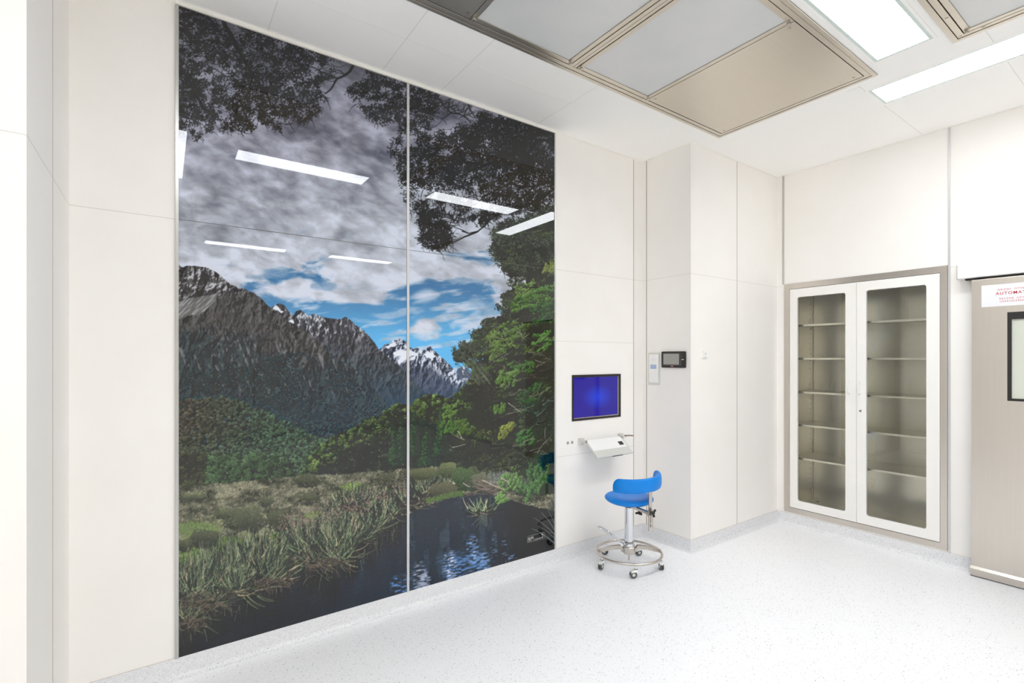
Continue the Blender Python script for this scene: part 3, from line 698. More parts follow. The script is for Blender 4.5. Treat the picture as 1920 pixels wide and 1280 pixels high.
        strokes(P0[o] + (P1[o] - P0[o]) * .28, P1[o], 1.15 if h > 50 else .9, .35, np.clip(col * 1.12, 0, 1), (np.sign(a) * rng.uniform(0, .10, n))[o])
        k = n // 4; a2 = rng.choice([-1, 1], k) * rng.uniform(1.0, 2.0, k); L2 = h * .45 * (.5 + rng.random(k))
        q0 = np.stack([cx + rng.normal(0, h * .22, k), cy + rng.normal(2, h * .06, k)], 1)
        strokes(q0, q0 + np.stack([np.sin(a2) * L2, -np.cos(a2) * L2 * .6 + 3], 1), .7, .3, C(126, 114, 98) * b * (.4 + .55 * rng.random((k, 1))), rng.uniform(-.15, .15, k))
    # far small ones first
    for i in range(46):
        x = rng.uniform(600, 960); y = np.interp(x, [600, 700, 800, 900, 960], [975, 945, 925, 912, 905]) + rng.uniform(-22, 10)
        clump(x, y, 34, rng.uniform(14, 26), .5, .1, rng.uniform(.85, 1.15))
    for (x, y) in ((655, 975), (620, 985), (690, 985), (712, 970), (735, 965), (765, 945), (785, 940), (800, 930), (690, 955), (660, 950)): clump(x, y, 110, 44, .42, .12, 1.0)
    for (x, y) in ((640, 1010), (672, 1012), (700, 990)): clump(x, y, 150, 52, .5, .15, .95)
    n = 900; x = rng.normal(536, 13, n); y = rng.normal(1028, 13, n)
    dabs(x, y, 2.2, .8, rng.normal(-1.3, .4, n), C(98, 128, 56) * (.6 + .55 * rng.random((n, 1))))
    for (x, y, n, h, s, l) in ((664, 1012, 150, 54, .5, .25), (640, 1026, 170, 60, .5, .2), (560, 1036, 200, 66, .5, -.25), (600, 1034, 260, 78, .5, .02), (578, 1042, 220, 72, .55, -.05), (626, 1038, 220, 66, .5, .22),
                               (592, 1056, 150, 44, 1.0, 0.), (636, 1050, 110, 36, 1.0, .2)): clump(x, y, n, h, s, l, .95)
    for (x, y, n, h, s, l) in ((410, 1070, 150, 60, .42, .05), (455, 1068, 200, 74, .42, .1), (494, 1064, 180, 74, .36, .1), (478, 1086, 240, 84, .45, .2), (430, 1092, 220, 78, .45, .1), (502, 1086, 140, 56, .6, .4),
                               (392, 1106, 200, 80, .45, .15), (350, 1116, 220, 92, .4, .2), (335, 1136, 180, 84, .4, .3), (372, 1126, 220, 84, .5, .3), (440, 1108, 180, 54, .9, .3), (352, 1164, 110, 46, 1.0, .4), (400, 1132, 120, 46, 1.0, .3)): clump(x, y, n, h, s, l, .95)
    # dead leaves trailing into the water
    for (cx, cy, w, n) in ((380, 1130, 60, 90), (500, 1092, 50, 70), (600, 1056, 46, 80), (350, 1165, 30, 50)):
        q = np.stack([cx + rng.normal(0, w * .5, n), cy + rng.normal(0, 7, n)], 1); a = rng.normal(.2, .7, n); L = rng.uniform(10, 30, n)
        strokes(q, q + np.stack([np.cos(a) * L, np.sin(a) * L - 4], 1), .7, .35, C(128, 114, 100) * (.35 + .6 * rng.random((n, 1))), rng.uniform(-.2, .2, n))
    # pink-brown flower heads
    n = 700; x = rng.uniform(520, 760, n); y = np.interp(x, [520, 640, 760], [985, 955, 905]) + rng.normal(0, 14, n)
    dabs(x, y, 1.4, .8, rng.random(n) * 3, C(146, 118, 110) * (.6 + .5 * rng.random((n, 1))))

    # ---------------- right bank: shrubs, bank and drowned branches
    for (cx, cy, rx, ry, cd, cl2) in ((845, 880, 26, 14, (48, 54, 38), (108, 118, 78)), (880, 892, 34, 24, (40, 52, 34), (86, 108, 66)), (905, 870, 26, 16, (60, 64, 46), (124, 128, 94)), (940, 872, 28, 14, (62, 68, 44), (138, 150, 96)),
                                      (985, 880, 34, 18, (44, 50, 34), (104, 112, 76)), (920, 905, 34, 20, (48, 50, 40), (112, 112, 88)), (790, 888, 30, 10, (52, 56, 40), (100, 104, 70)), (830, 920, 26, 14, (50, 50, 38), (98, 96, 72)), (1000, 905, 44, 28, (38, 46, 34), (84, 92, 70))):
        n = int(rx * ry * 3); a = rng.random(n) * 6.283; r = rng.random(n) ** .6
        lit = np.clip(.55 - np.sin(a) * r * .5 + rng.normal(0, .15, n), 0, 1)[:, None]
        r = r * (.7 + .6 * vnoise(np.cos(a) * 2.4 + cx, np.sin(a) * 2.4 + cy, 179)); dabs(cx + np.cos(a) * r * rx, cy + np.sin(a) * r * ry, 1.8, .9, rng.random(n) * 3.14, C(*cd) * (1 - lit) + C(*cl2) * lit)
    n = 500; x = rng.uniform(915, 985, n); y = rng.uniform(880, 912, n)
    strokes(np.stack([x, y], 1), np.stack([x + rng.normal(2, 5, n), y - rng.uniform(8, 22, n)], 1), .6, .3, C(128, 136, 122) * (.5 + .6 * rng.random((n, 1))))
    n = 900; x = rng.uniform(798, 866, n); y = np.interp(x, [798, 820, 840, 866], [938, 933, 928, 924]) + rng.normal(0, 2, n)
    dabs(x, y, 2., 1., 0., C(92, 116, 64) * (.65 + .45 * rng.random((n, 1))))
    n = 60; x = rng.uniform(868, 945, n); y = rng.uniform(900, 926, n); a = rng.uniform(-.5, .8, n); L = rng.uniform(10, 30, n)
    strokes(np.stack([x, y], 1), np.stack([x + np.cos(a) * L, y + np.sin(a) * L * .7], 1), .7, .4, C(150, 132, 122) * (.5 + .5 * rng.random((n, 1))), rng.uniform(-.2, .2, n))
    clump(903, 962, 46, 38, .55, 0., 1.25)
    n = 26; a = rng.normal(0, .5, n)
    q = np.stack([903 + rng.normal(0, 4, n), np.full(n, 964.)], 1); L = rng.uniform(14, 32, n)
    strokes(q, q + np.stack([np.sin(a) * L, np.cos(a) * L], 1), .7, .4, C(86, 94, 88) * (.6 + .5 * rng.random((n, 1))))

    # ---------------- tree wall on the right
    tree = [(917, 462), (920, 471), (930, 480), (937, 488), (942, 510), (954, 517), (968, 520), (960, 532), (957, 544), (946, 552), (940, 564), (938, 573), (950, 578), (950, 588), (935, 592), (920, 598), (906, 608), (896, 618), (882, 628), (884, 640),
            (866, 645), (852, 652), (849, 662), (858, 676), (872, 684), (886, 700), (872, 716), (866, 736), (856, 748), (842, 760), (850, 800), (852, 868), (900, 880), (960, 884), (1000, 900), (1044, 930), (1044, 380), (1000, 400), (960, 424)]
    sl = box(tree); X, Y = rough(U[sl], V[sl], 9, 12, 191); m = inpoly(tree, X, Y); X, Y = U[sl], V[sl]
    dk = mix(np.broadcast_to(C(30, 34, 28), X.shape + (3,)), np.broadcast_to(C(56, 60, 48), X.shape + (3,)), sm(fbm(X / 10, Y / 10, 193, 4), .35, .75))
    hole = (fbm(X / 9, Y / 9, 195, 4) > .60) & (((X < 985) & (Y < 560)) | ((X < 905) & (Y < 720)))
    img[sl][m & ~hole] = dk[m & ~hole]
    # sprays: layered branches drooping to the right, each with leaf dabs
    def sprays(poly, n, ln, colfn, slant=-.35, droop=.0, dens=34, leaf=1.5):
        p = ptsin(poly, n); p = p[np.argsort(p[:, 1])]
        for i in range(0, len(p), 40):
            q = p[i:i + 40]; k = len(q)
            L = ln * (.6 + .8 * rng.random((k, 1))); a = slant + rng.normal(0, .35, (k, 1))
            t = rng.random((k, dens)); off = rng.normal(0, 1, (k, dens)) * L * .13 * (1.15 - t * .5)
            x = q[:, 0:1] + np.cos(a) * L * (t - .5) - np.sin(a) * off; y = q[:, 1:2] + np.sin(a) * L * (t - .5) + np.cos(a) * off + droop * t * L * .3
            lit = np.clip(.55 - off / (L * .26) * .8 + rng.normal(0, .12, (k, dens)), 0, 1)
            cd, cl3 = colfn(q[:, 0], q[:, 1]); cc = cd[:, None, :] * (1 - lit[..., None]) + cl3[:, None, :] * lit[..., None]
            dabs(x.ravel(), y.ravel(), leaf, leaf * .55, (a + rng.normal(0, .6, (k, dens))).ravel(), np.clip(cc.reshape(-1, 3), 0, 1))
    def colT(x, y):
        n1 = fbm(x / 24, y / 20, 197, 3)
        br = sm(n1, .42, .62)[:, None]
        teal = (sm(y, 700, 800) * sm(x, 960, 1010))[:, None]
        gray = (1 - sm(y, 430, 560))[:, None]
        cl3 = C(50, 62, 42) * (1 - br) + C(98, 120, 64) * br
        cl3 = cl3 * (1 - teal * .75) + C(42, 70, 52) * teal * .75
        cl3 = cl3 * (1 - gray * .7) + C(74, 82, 62) * gray * .7
        brn = (sm(fbm(x / 30, y / 26, 199, 3), .52, .6))[:, None] * .7
        cl3 = cl3 * (1 - brn) + C(62, 58, 48) * brn
        return np.broadcast_to(C(28, 33, 25), cl3.shape), cl3
    sprays([(p[0] + 5, p[1]) for p in tree], 1000, 22, colT, -.45, 0, 38, 1.4)
    hol = ptsin([(930, 560), (1044, 480), (1044, 860), (870, 860), (880, 740)], 260)
    for q in range(0, 260, 20):
        k = hol[q:q + 20]; xx = (k[:, 0:1] + rng.normal(0, 4.5, (20, 26))).ravel(); yy = (k[:, 1:2] + rng.normal(0, 3.5, (20, 26))).ravel(); dabs(xx, yy, 1.6, .9, rng.random(len(xx)) * 3, C(24, 28, 22))
    # brighter lobes
    for (cx, cy, L, s, col) in ((1010, 560, 60, -.5, (92, 132, 62)), (1020, 590, 60, -.55, (52, 92, 44)), (985, 545, 40, -.4, (112, 138, 76)), (975, 570, 46, -.3, (86, 122, 58)), (940, 640, 60, -.5, (104, 128, 66)), (960, 620, 50, -.5, (94, 120, 62)),
                                (925, 665, 50, -.5, (98, 122, 64)), (1020, 640, 50, -.5, (86, 130, 62)), (975, 690, 50, -.5, (74, 110, 56)), (950, 710, 50, -.8, (98, 132, 62)), (935, 765, 26, -1.3, (96, 130, 62)), (950, 800, 28, -.9, (140, 148, 70)), (942, 815, 22, -.9, (126, 136, 66)),
                                (985, 820, 40, -.8, (70, 116, 60)), (1010, 770, 60, -.7, (38, 68, 58)), (1020, 800, 50, -.8, (36, 62, 50)), (990, 740, 50, -.5, (56, 92, 52)), (955, 905, 44, -.9, (112, 150, 80)), (1000, 920, 60, -1.35, (92, 134, 74)), (1008, 890, 50, -1.3, (84, 124, 70)), (940, 935, 26, -.6, (120, 158, 86)),
                                (995, 480, 40, -.9, (76, 106, 52)), (1030, 500, 40, -1.1, (132, 146, 72)), (1025, 450, 36, -.8, (66, 86, 50)), (900, 700, 40, -.6, (70, 96, 50)), (870, 800, 46, -.7, (84, 112, 52)), (845, 770, 34, -.8, (96, 128, 60)), (838, 800, 34, -1., (80, 116, 52))):
        pl = [(cx - L * .4, cy - L * .25), (cx + L * .4, cy - L * .4), (cx + L * .4, cy + L * .2), (cx - L * .35, cy + L * .35)]
        pl = [(x, y) for x, y in pl]
        sprays(pl, 17, L * .34, lambda x, y, col=col: (np.broadcast_to(C(*col) * .42, (len(x), 3)), np.broadcast_to(C(*col) * 1.06, (len(x), 3))), s, 0, 46, 1.5)
    # airy small crowns at the left fringe
    def leafcloud(cx, cy, rx, ry, n, col, jit=.2, leaf=1.5):
        a = rng.random(n) * 6.283; r = np.sqrt(rng.random(n))
        x = cx + np.cos(a) * r * rx; y = cy + np.sin(a) * r * ry
        keep = vn_pts(x / 4, y / 4) > .42
        x, y = x[keep], y[keep]
        dabs(x, y, leaf, leaf * .5, rng.random(len(x)) * 3.14, C(*col) * (1 + rng.normal(0, jit, (len(x), 1))))
    def vn_pts(x, y): return vnoise(x, y, 211) * .6 + vnoise(x * 2.3, y * 2.3, 213) * .4
    for (cx, cy, rx, ry, n) in ((918, 606, 18, 10, 420), (895, 624, 18, 9, 380), (870, 646, 12, 8, 240), (858, 664, 10, 9, 200), (875, 668, 16, 12, 260), (900, 650, 22, 12, 420), (925, 560, 10, 12, 0), (950, 560, 14, 14, 300), (965, 530, 16, 10, 260), (948, 585, 10, 14, 220)):
        leafcloud(cx, cy, rx, ry, n, (58, 64, 54))
    n = 40; x = rng.uniform(855, 900, n); y = rng.uniform(670, 700, n)
    strokes(np.stack([x + 20, y + 24], 1), np.stack([x, y], 1), .7, .35, C(92, 92, 84) * (.7 + .5 * rng.random((n, 1))), rng.uniform(-.1, .1, n))
    # pale bare twigs inside the tree wall
    n = 110; x = rng.uniform(915, 1030, n); y = rng.uniform(600, 850, n); a = rng.normal(-.1, .6, n); L = rng.uniform(8, 34, n)
    strokes(np.stack([x, y], 1), np.stack([x + np.cos(a) * L, y + np.sin(a) * L], 1), .55, .3, C(136, 132, 118) * (.5 + .5 * rng.random((n, 1))), rng.uniform(-.15, .15, n))
    poly_branch([(858, 808), (862, 814), (866, 822), (870, 824)], .8, .5, C(170, 164, 150)); poly_branch([(866, 822), (856, 818), (848, 814)], .7, .4, C(150, 148, 136))
    poly_branch([(846, 838), (858, 836), (872, 832)], .7, .5, C(150, 150, 140)); poly_branch([(952, 755), (962, 762), (975, 770)], .7, .4, C(160, 156, 148))
    poly_branch([(950, 776), (966, 772), (988, 764), (1000, 760)], .6, .4, C(130, 130, 120))
    for (a, b, w) in (((940, 896), (952, 902), 1.3), ((904, 900), (925, 910), 1.2), ((925, 910), (945, 918), 1.), ((868, 905), (880, 912), .8)):
        poly_branch([a, b], w, .8, C(176, 158, 148))
    # flax in the lower right corner
    for (x0, y0, x1, y1, w, cc) in ((1046, 1012, 1000, 970, 1.0, (112, 120, 116)), (1046, 1018, 1008, 985, 1.3, (92, 104, 100)), (1046, 1026, 996, 990, 1.2, (128, 132, 130)), (1046, 1008, 1022, 950, 1., (96, 104, 100)), (1046, 1000, 1030, 936, 1., (104, 112, 104)), (1046, 1010, 1014, 960, 1., (110, 116, 112))):
        strokes([(x0, y0)], [(x1, y1)], w, .4, C(*cc), .06)

    # ---------------- overhanging foliage at the top
    lv = C(33, 34, 35)
    def canopy(poly, n, clus=11, leaf=1.9, hole=.40, seed=221, col=lv, shift=0.):
        p = ptsin(poly, n)
        h = fbm(p[:, 0] / 14, p[:, 1] / 12, seed, 3) * .7 + fbm(p[:, 0] / 40, p[:, 1] / 34, seed + 9, 2) * .3
        p = p[h > hole]; m = clus
        x = p[:, 0:1] + rng.normal(0, 3.2, (len(p), m)); y = p[:, 1:2] + rng.normal(0, 3.0, (len(p), m))
        a = np.arctan2(y - p[:, 1:2], x - p[:, 0:1]) + rng.normal(0, .5, x.shape)
        dabs(x.ravel(), y.ravel(), leaf, leaf * .46, a.ravel(), np.clip(np.repeat(col[None], x.size, 0) * (1 + rng.normal(0, .12, (x.size, 1))), 0, 1))
    def twigs(poly, n, L, col=lv, a0=.6):
        p = ptsin(poly, n); a = rng.normal(a0, .9, n); l = L * (.5 + rng.random(n))
        strokes(p, p + np.stack([np.cos(a) * l, np.sin(a) * l], 1), .7, .3, col, rng.uniform(-.2, .2, n))
    canL = [(330, 0), (650, 112), (628, 118), (620, 128), (627, 134), (618, 146), (602, 156), (600, 170), (610, 184), (606, 206), (598, 218), (584, 216), (577, 234), (566, 236), (560, 224), (550, 222),
            (540, 230), (531, 247), (518, 244), (509, 238), (490, 234), (472, 244), (458, 246), (446, 250), (430, 244), (405, 243), (384, 248), (370, 262), (352, 256), (338, 250), (330, 248)]
    canopy(canL, 3000, 8, 1.65, .43, 221); twigs(canL, 260, 22)
    for b, w0, w1 in (([(418, 30), (430, 62), (446, 92), (462, 122), (474, 144), (486, 160), (500, 176)], 4.2, 2.), ([(500, 176), (506, 196), (520, 214)], 2., 1.), ([(474, 144), (468, 170), (450, 190), (436, 200)], 1.6, .8),
                      ([(330, 118), (348, 142), (358, 158), (366, 178), (380, 200), (398, 222), (404, 232)], 3., 1.4), ([(358, 158), (362, 176), (368, 192)], 1.4, .8), ([(462, 180), (452, 214), (446, 240), (456, 256)], 1.2, .6), ([(335, 45), (356, 50), (366, 40)], 2.2, 1.2),
                      ([(664, 120), (656, 134), (646, 142), (632, 148), (626, 158), (620, 168), (610, 176)], 2.6, 1.2), ([(632, 148), (618, 142), (600, 136), (582, 126), (570, 120)], 1.5, .7), ([(646, 142), (638, 134), (630, 132)], 1., .5), ([(618, 142), (610, 150), (604, 154)], 1., .6)):
        poly_branch(b, w0, w1, lv)
    canM = [(688, 134), (770, 160), (820, 178), (824, 196), (812, 226), (800, 222), (806, 240), (832, 250), (834, 262), (846, 280), (900, 330), (880, 400), (866, 420), (820, 400), (800, 420), (786, 404), (770, 394), (757, 388), (750, 372), (758, 356), (754, 342), (743, 326), (746, 300), (756, 298), (742, 296), (730, 288), (732, 280),
            (728, 262), (744, 258), (753, 250), (752, 242), (745, 226), (735, 226), (720, 236), (702, 228), (688, 218), (682, 202), (667, 198), (664, 188), (652, 170), (664, 158), (686, 156)]
    canopy(canM, 1900, 8, 1.6, .42, 231); twigs(canM, 170, 20)
    canR = [(905, 208), (1044, 248), (1044, 420), (1000, 392), (960, 404), (930, 398), (905, 380), (890, 330), (850, 300), (836, 262), (832, 252), (852, 254), (856, 240), (868, 236), (884, 240), (890, 222)]
    canopy(canR, 1900, 8, 1.6, .38, 241); canopy([(890, 215), (1044, 250), (1044, 330), (900, 310), (860, 270)], 560, 9, 1.6, .42, 243); twigs(canR, 150, 24)
    canD = [(785, 400), (800, 396), (830, 400), (870, 410), (905, 395), (935, 404), (905, 424), (880, 414), (850, 412), (838, 440), (850, 446), (835, 460), (822, 468), (808, 466), (790, 460), (784, 450), (790, 436), (784, 420)]
    canopy(canD, 620, 7, 1.6, .44, 251); twigs(canD, 130, 18)
    canE = [(1044, 380), (1010, 392), (990, 404), (960, 412), (937, 416), (925, 430), (920, 440), (924, 456), (917, 470), (926, 486), (936, 500), (944, 514), (965, 518), (980, 512), (1000, 500), (1044, 480)]
    canopy(canE, 950, 9, 1.6, .42, 261, C(38, 42, 38)); canopy(canE, 420, 9, 1.4, .50, 263, C(70, 78, 62)); twigs(canE, 80, 22)
    for b, w0, w1 in (([(1044, 246), (1020, 250), (1000, 254), (976, 270), (960, 286), (946, 300), (925, 306), (905, 310), (880, 306), (850, 298), (828, 294), (800, 292), (775, 294)], 3.4, 1.0), ([(1044, 262), (1010, 262), (996, 276), (988, 292), (975, 312), (965, 330), (950, 346), (938, 352), (920, 346)], 3.0, 1.2),
                      ([(938, 352), (925, 360), (905, 370), (890, 384)], 1.6, .7), ([(1044, 338), (1020, 344), (1000, 350), (985, 352), (965, 346), (945, 348)], 2.4, 1.2), ([(1000, 350), (990, 364), (970, 376), (955, 386)], 1.4, .7), ([(1044, 352), (1020, 368), (1000, 378), (980, 388), (955, 390)], 2.6, 1.6),
                      ([(955, 390), (930, 402), (918, 412), (908, 424), (895, 434), (878, 438), (866, 434)], 1.8, .8), ([(895, 434), (870, 444), (850, 454), (835, 460)], 1.6, .8), ([(878, 438), (862, 430), (850, 426)], 1., .5),
                      ([(905, 312), (880, 322), (860, 332), (846, 338)], 2., .9), ([(822, 186), (832, 200), (844, 212), (860, 214), (872, 220), (882, 230)], 1.8, .8), ([(844, 212), (834, 220), (826, 224)], 1.1, .5), ([(878, 196), (880, 206), (890, 220)], 1.6, .8), ([(832, 200), (826, 190)], 1., .5),
                      ([(770, 182), (784, 176), (798, 170)], 1.8, 1.), ([(690, 200), (712, 206), (740, 204), (764, 196)], 1.3, .6), ([(815, 460), (830, 456)], 1.2, .6), ([(700, 180), (722, 190), (744, 196)], 1., .5)):
        poly_branch(b, w0, w1, lv)
    for _ in range(2):
        twigs([(816, 300), (840, 300), (846, 340), (812, 350)], 30, 18)
    twigs([(820, 190), (880, 215), (872, 225), (836, 214)], 36, 20, lv, -.9)

    img[:] = np.clip(img, 0, 1)
    return img.reshape(PH // SS, SS, PW // SS, SS, 3).mean((1, 3))

# ================================================================ printed glass panels (the mural)
MY0, MY1, MZ0, MZ1 = .058, 2.229, .0905, 2.985
def lin(c): return np.where(c <= .04045, c / 12.92, ((c + .055) / 1.055) ** 2.4)
def print_material():
    m = pmat('printed_landscape_glass', (0, 0, 0, 1), .45, 0, 0.0); n, l, b = nodes(m)
    at = n.new('ShaderNodeAttribute'); at.attribute_name = 'print'; l.new(at.outputs['Color'], b.inputs['Base Color'])
    b.inputs['Coat Weight'].default_value = 1.0; b.inputs['Coat Roughness'].default_value = .012; b.inputs['Coat IOR'].default_value = 1.62
    return m
M['print'] = print_material()
M['glass_edge'] = pmat('dark_green_glass_edge', srgb(38, 44, 40), .3)
PRINT = None
def glass_pane(name, parent, y0, y1, z0, z1, dens=430):
    nc = int((y1 - y0) * dens) + 1; nr = int((z1 - z0) * dens) + 1
    ys_ = np.linspace(y0, y1, nc); zs_ = np.linspace(z0, z1, nr); Yg, Zg = np.meshgrid(ys_, zs_)
    # the picture was drawn on a slanted grid; this fixed homography lays it flat on the wall rectangle (y, z in metres)
    den = 2.175144 + .575612 * Yg
    u = 960 + 930.23 * (-1.531127 + .817723 * Yg) / den; v = 671.3 - 930.23 * (Zg - 1.42) / den
    fx = np.clip(u - PX0 - .5, 0, PRINT.shape[1] - 1.001); fy = np.clip(v - PY0 - .5, 0, PRINT.shape[0] - 1.001)
    ix = fx.astype(int); iy = fy.astype(int); tx = (fx - ix)[..., None]; ty = (fy - iy)[..., None]
    c = (PRINT[iy, ix] * (1 - tx) + PRINT[iy, ix + 1] * tx) * (1 - ty) + (PRINT[iy + 1, ix] * (1 - tx) + PRINT[iy + 1, ix + 1] * tx) * ty
    c = np.clip(lin(c) * PRINT_GAIN * np.array([.98, 1.0, 1.03]) - PRINT_LIFT, .0015, .9)
    n = nc * nr
    co = np.zeros((n, 3), np.float32); co[:, 0] = .0055; co[:, 1] = Yg.ravel(); co[:, 2] = Zg.ravel()
    i = np.arange((nr - 1) * (nc - 1)); r = i // (nc - 1); q = i % (nc - 1); a = r * nc + q
    quads = np.stack([a, a + 1, a + nc + 1, a + nc], 1).astype(np.int32)
    back = np.array([[.0008, y0, z0], [.0008, y1, z0], [.0008, y1, z1], [.0008, y0, z1]], np.float32)
    F = [0, nc - 1, n - 1, n - nc]; bq = np.array([[n, n + 3, n + 2, n + 1], [F[0], n, n + 1, F[1]], [F[1], n + 1, n + 2, F[2]], [F[2], n + 2, n + 3, F[3]], [F[3], n + 3, n, F[0]]], np.int32)
    # the thin edges are loose four-sided strips behind the dense front
    co = np.vstack([co, back]); quads = np.vstack([quads, bq])
    me = bpy.data.meshes.new(name); me.vertices.add(len(co)); me.vertices.foreach_set('co', co.ravel())
    me.loops.add(quads.size); me.loops.foreach_set('vertex_index', quads.ravel())
    me.polygons.add(len(quads)); me.polygons.foreach_set('loop_start', np.arange(0, quads.size, 4, dtype=np.int32)); 
    mi = np.zeros(len(quads), np.int32); mi[-5:] = 1
    me.materials.append(M['print']); me.materials.append(M['glass_edge']); me.polygons.foreach_set('material_index', mi)
    me.update(calc_edges=True)
    at = me.attributes.new('print', 'FLOAT_COLOR', 'POINT'); buf = np.ones((len(co), 4), np.float32); buf[:n, :3] = c.reshape(-1, 3); buf[n:, :3] = .02
    at.data.foreach_set('color', buf.ravel())
    o = bpy.data.objects.new(name, me); COL.objects.link(o); o.parent = parent
    return o
PRINT = paint_mural()
PRINT_GAIN, PRINT_LIFT = 1.14, .022
for lab, y0, y1 in (('left glass wall panel printed with cloudy mountains, forest and reeds', MY0, 1.1355), ('right glass wall panel printed with dark tree, snowy peak and blue lake water', 1.151, MY1)):
    t = thing('printed_glass_panel', lab, 'wall picture', (0, (y0 + y1) / 2, MZ0), group=None)
    for z0, z1 in ((MZ0, ZS - .0012), (ZS + .0012, MZ1)):
        p = glass_pane('glass_pane', t, y0, y1, z0, z1); p.location = (0, -(y0 + y1) / 2, -MZ0)
right_panel = t
# maker's mark printed in the lower right corner
def on_wallA(y, z): return Matrix(((0, 0, 1, .0062), (1, 0, 0, y - right_panel.location.y), (0, 1, 0, z - right_panel.location.z), (0, 0, 0, 1)))
bm = bmesh.new()
def ring2d(bm, pts_o, pts_i, z=0):
    a = [bm.verts.new((x, y, z)) for x, y in pts_o]; b = [bm.verts.new((x, y, z)) for x, y in pts_i]
    for i in range(len(a)): bm.faces.new((a[i], a[(i + 1) % len(a)], b[(i + 1) % len(b)], b[i]))
ring2d(bm, rrect(.148, .042, .005), rrect(.1455, .0395, .004))
box(bm, .004, .058, -.0125, -.0095, -.0001, .0001); box(bm, .056, .060, -.009, .012, -.0001, .0001); box(bm, .044, .058, .0085, .013, -.0001, .0001)
lo = obj('printed_logo', bm, M['print_white'], right_panel); lo.matrix_local = on_wallA(2.068, .207)
text_mesh('logo_lettering', 'ALVO', .021, M['print_white'], lo, Matrix.Translation((-.068, -.003, .0002)), 1.0, bold=.0006, sx=.85)
text_mesh('logo_lettering', 'MEDICAL', .0095, M['print_white'], lo, Matrix.Translation((-.068, -.0135, .0002)), 1.0, sx=.8)
text_mesh('logo_lettering', 'LET YOUR WORLD BE', .0058, M['print_white'], lo, Matrix.Translation((-.022, -.0135, .0002)), 1.0, sx=.5)

# ================================================================ ceiling: luminaires and air-supply units
def luminaire(b, label, group):
    x0, x1, y0, y1 = b
    t = thing('ceiling_light', label, 'ceiling light', ((x0 + x1) / 2, (y0 + y1) / 2, H), group=group); lx, ly = t.location.x, t.location.y
    w, d = (x1 - x0) / 2, (y1 - y0) / 2
    bm = bmesh.new()
    def ring(a, c, z0, z1):
        box(bm, -a[0], a[0], -a[1], -c[1], z0, z1); box(bm, -a[0], a[0], c[1], a[1], z0, z1); box(bm, -a[0], -c[0], -c[1], c[1], z0, z1); box(bm, c[0], a[0], -c[1], c[1], z0, z1)
    ring((w - .0006, d - .0006), (w - .015, d - .015), -.0005, .01); box(bm, -w + .003, w - .003, -d + .003, d - .003, .03, .05)
    ring((w - .0006, d - .0006), (w - .012, d - .012), .01, .03)
    obj('frame', bm, M['ceil'], t)
    bm = bmesh.new(); ring((w - .0155, d - .0155), (w - .030, d - .030), .0005, .006); obj('glass_rim', bm, M['glassrim'], t)
    bx('diffuser', (-w + .0305, w - .0305, -d + .0305, d - .0305, .001, .008), M['lamp'], t)
    # added area light: extra narrow downward beam to brighten floor and ceiling
    ld = bpy.data.lights.new('beam', 'AREA'); ld.shape = 'RECTANGLE'; ld.size = 2 * w - .061; ld.size_y = 2 * d - .061
    ld.energy = BEAM * PI * ld.size * ld.size_y; ld.spread = math.radians(115); ld.color = (.94, .967, 1.0)
    lo_ = bpy.data.objects.new('beam', ld); COL.objects.link(lo_); lo_.parent = t; lo_.location = (0, 0, .0005)
    return t
lab = ['strip light near the mural, its lit panel mirrored largest in the left glass panel',
       'short wide lit ceiling light between the two steel air units', 'long lit strip light on the ceiling in front of the door wall',
       'lit strip light cut off at the left edge of the mirrored ceiling',        'far strip light, the lower small one mirrored in the left glass panel', 'far strip light mirrored just left of the centre strip']
for b, s in zip(LIGHTS, lab): luminaire(b, s, 'recessed ceiling lights')

def knob_bm(r=.010, h=.012):
    bm = bmesh.new(); lathe(bm, [(0, 0), (r * .55, 0), (r * .55, -h * .45), (r, -h * .5), (r, -h * .95), (r * .85, -h), (0, -h)], 14); return bm
def screws(parent, pts, z=-.001, flat=False):
    for x, y in pts:
        o = obj('thumb_screw' if not flat else 'screw_head', knob_bm(.010 if not flat else .0065, .013 if not flat else .002), M['satin'], parent, (x, y, z), smooth=False)
def frame_ring(bm, x0, x1, y0, y1, w, z0, z1, mi=0):
    box(bm, x0, x0 + w, y0, y1, z0, z1, mi); box(bm, x1 - w, x1, y0, y1, z0, z1, mi); box(bm, x0 + w, x1 - w, y0, y0 + w, z0, z1, mi); box(bm, x0 + w, x1 - w, y1 - w, y1, z0, z1, mi)

# near unit: two frosted filter sheets between two blank steel plates
x0, x1, y0, y1 = U1; cx, cyy = (x0 + x1) / 2, (y0 + y1) / 2
t = thing('air_supply_unit', 'steel framed ceiling air unit beside the mural, two frosted panels and beige steel plate', 'air unit', (cx, cyy, H))
bm = bmesh.new(); a, b = (x1 - x0) / 2, (y1 - y0) / 2
frame_ring(bm, -a + .0008, a - .0008, -b + .0008, b - .0008, .0205, -.006, .10)
frame_ring(bm, -a + .0238, a - .0238, -b + .0238, b - .0238, .0245, -.004, .10)
obj('outer_frame', bm, M['steel_c'], t, bevel=.0008)
bx('housing', (-a + .004, a - .004, -b + .004, b - .004, .105, .13), M['dark'], t)
ix0, ix1 = -a + .0500, a - .0500
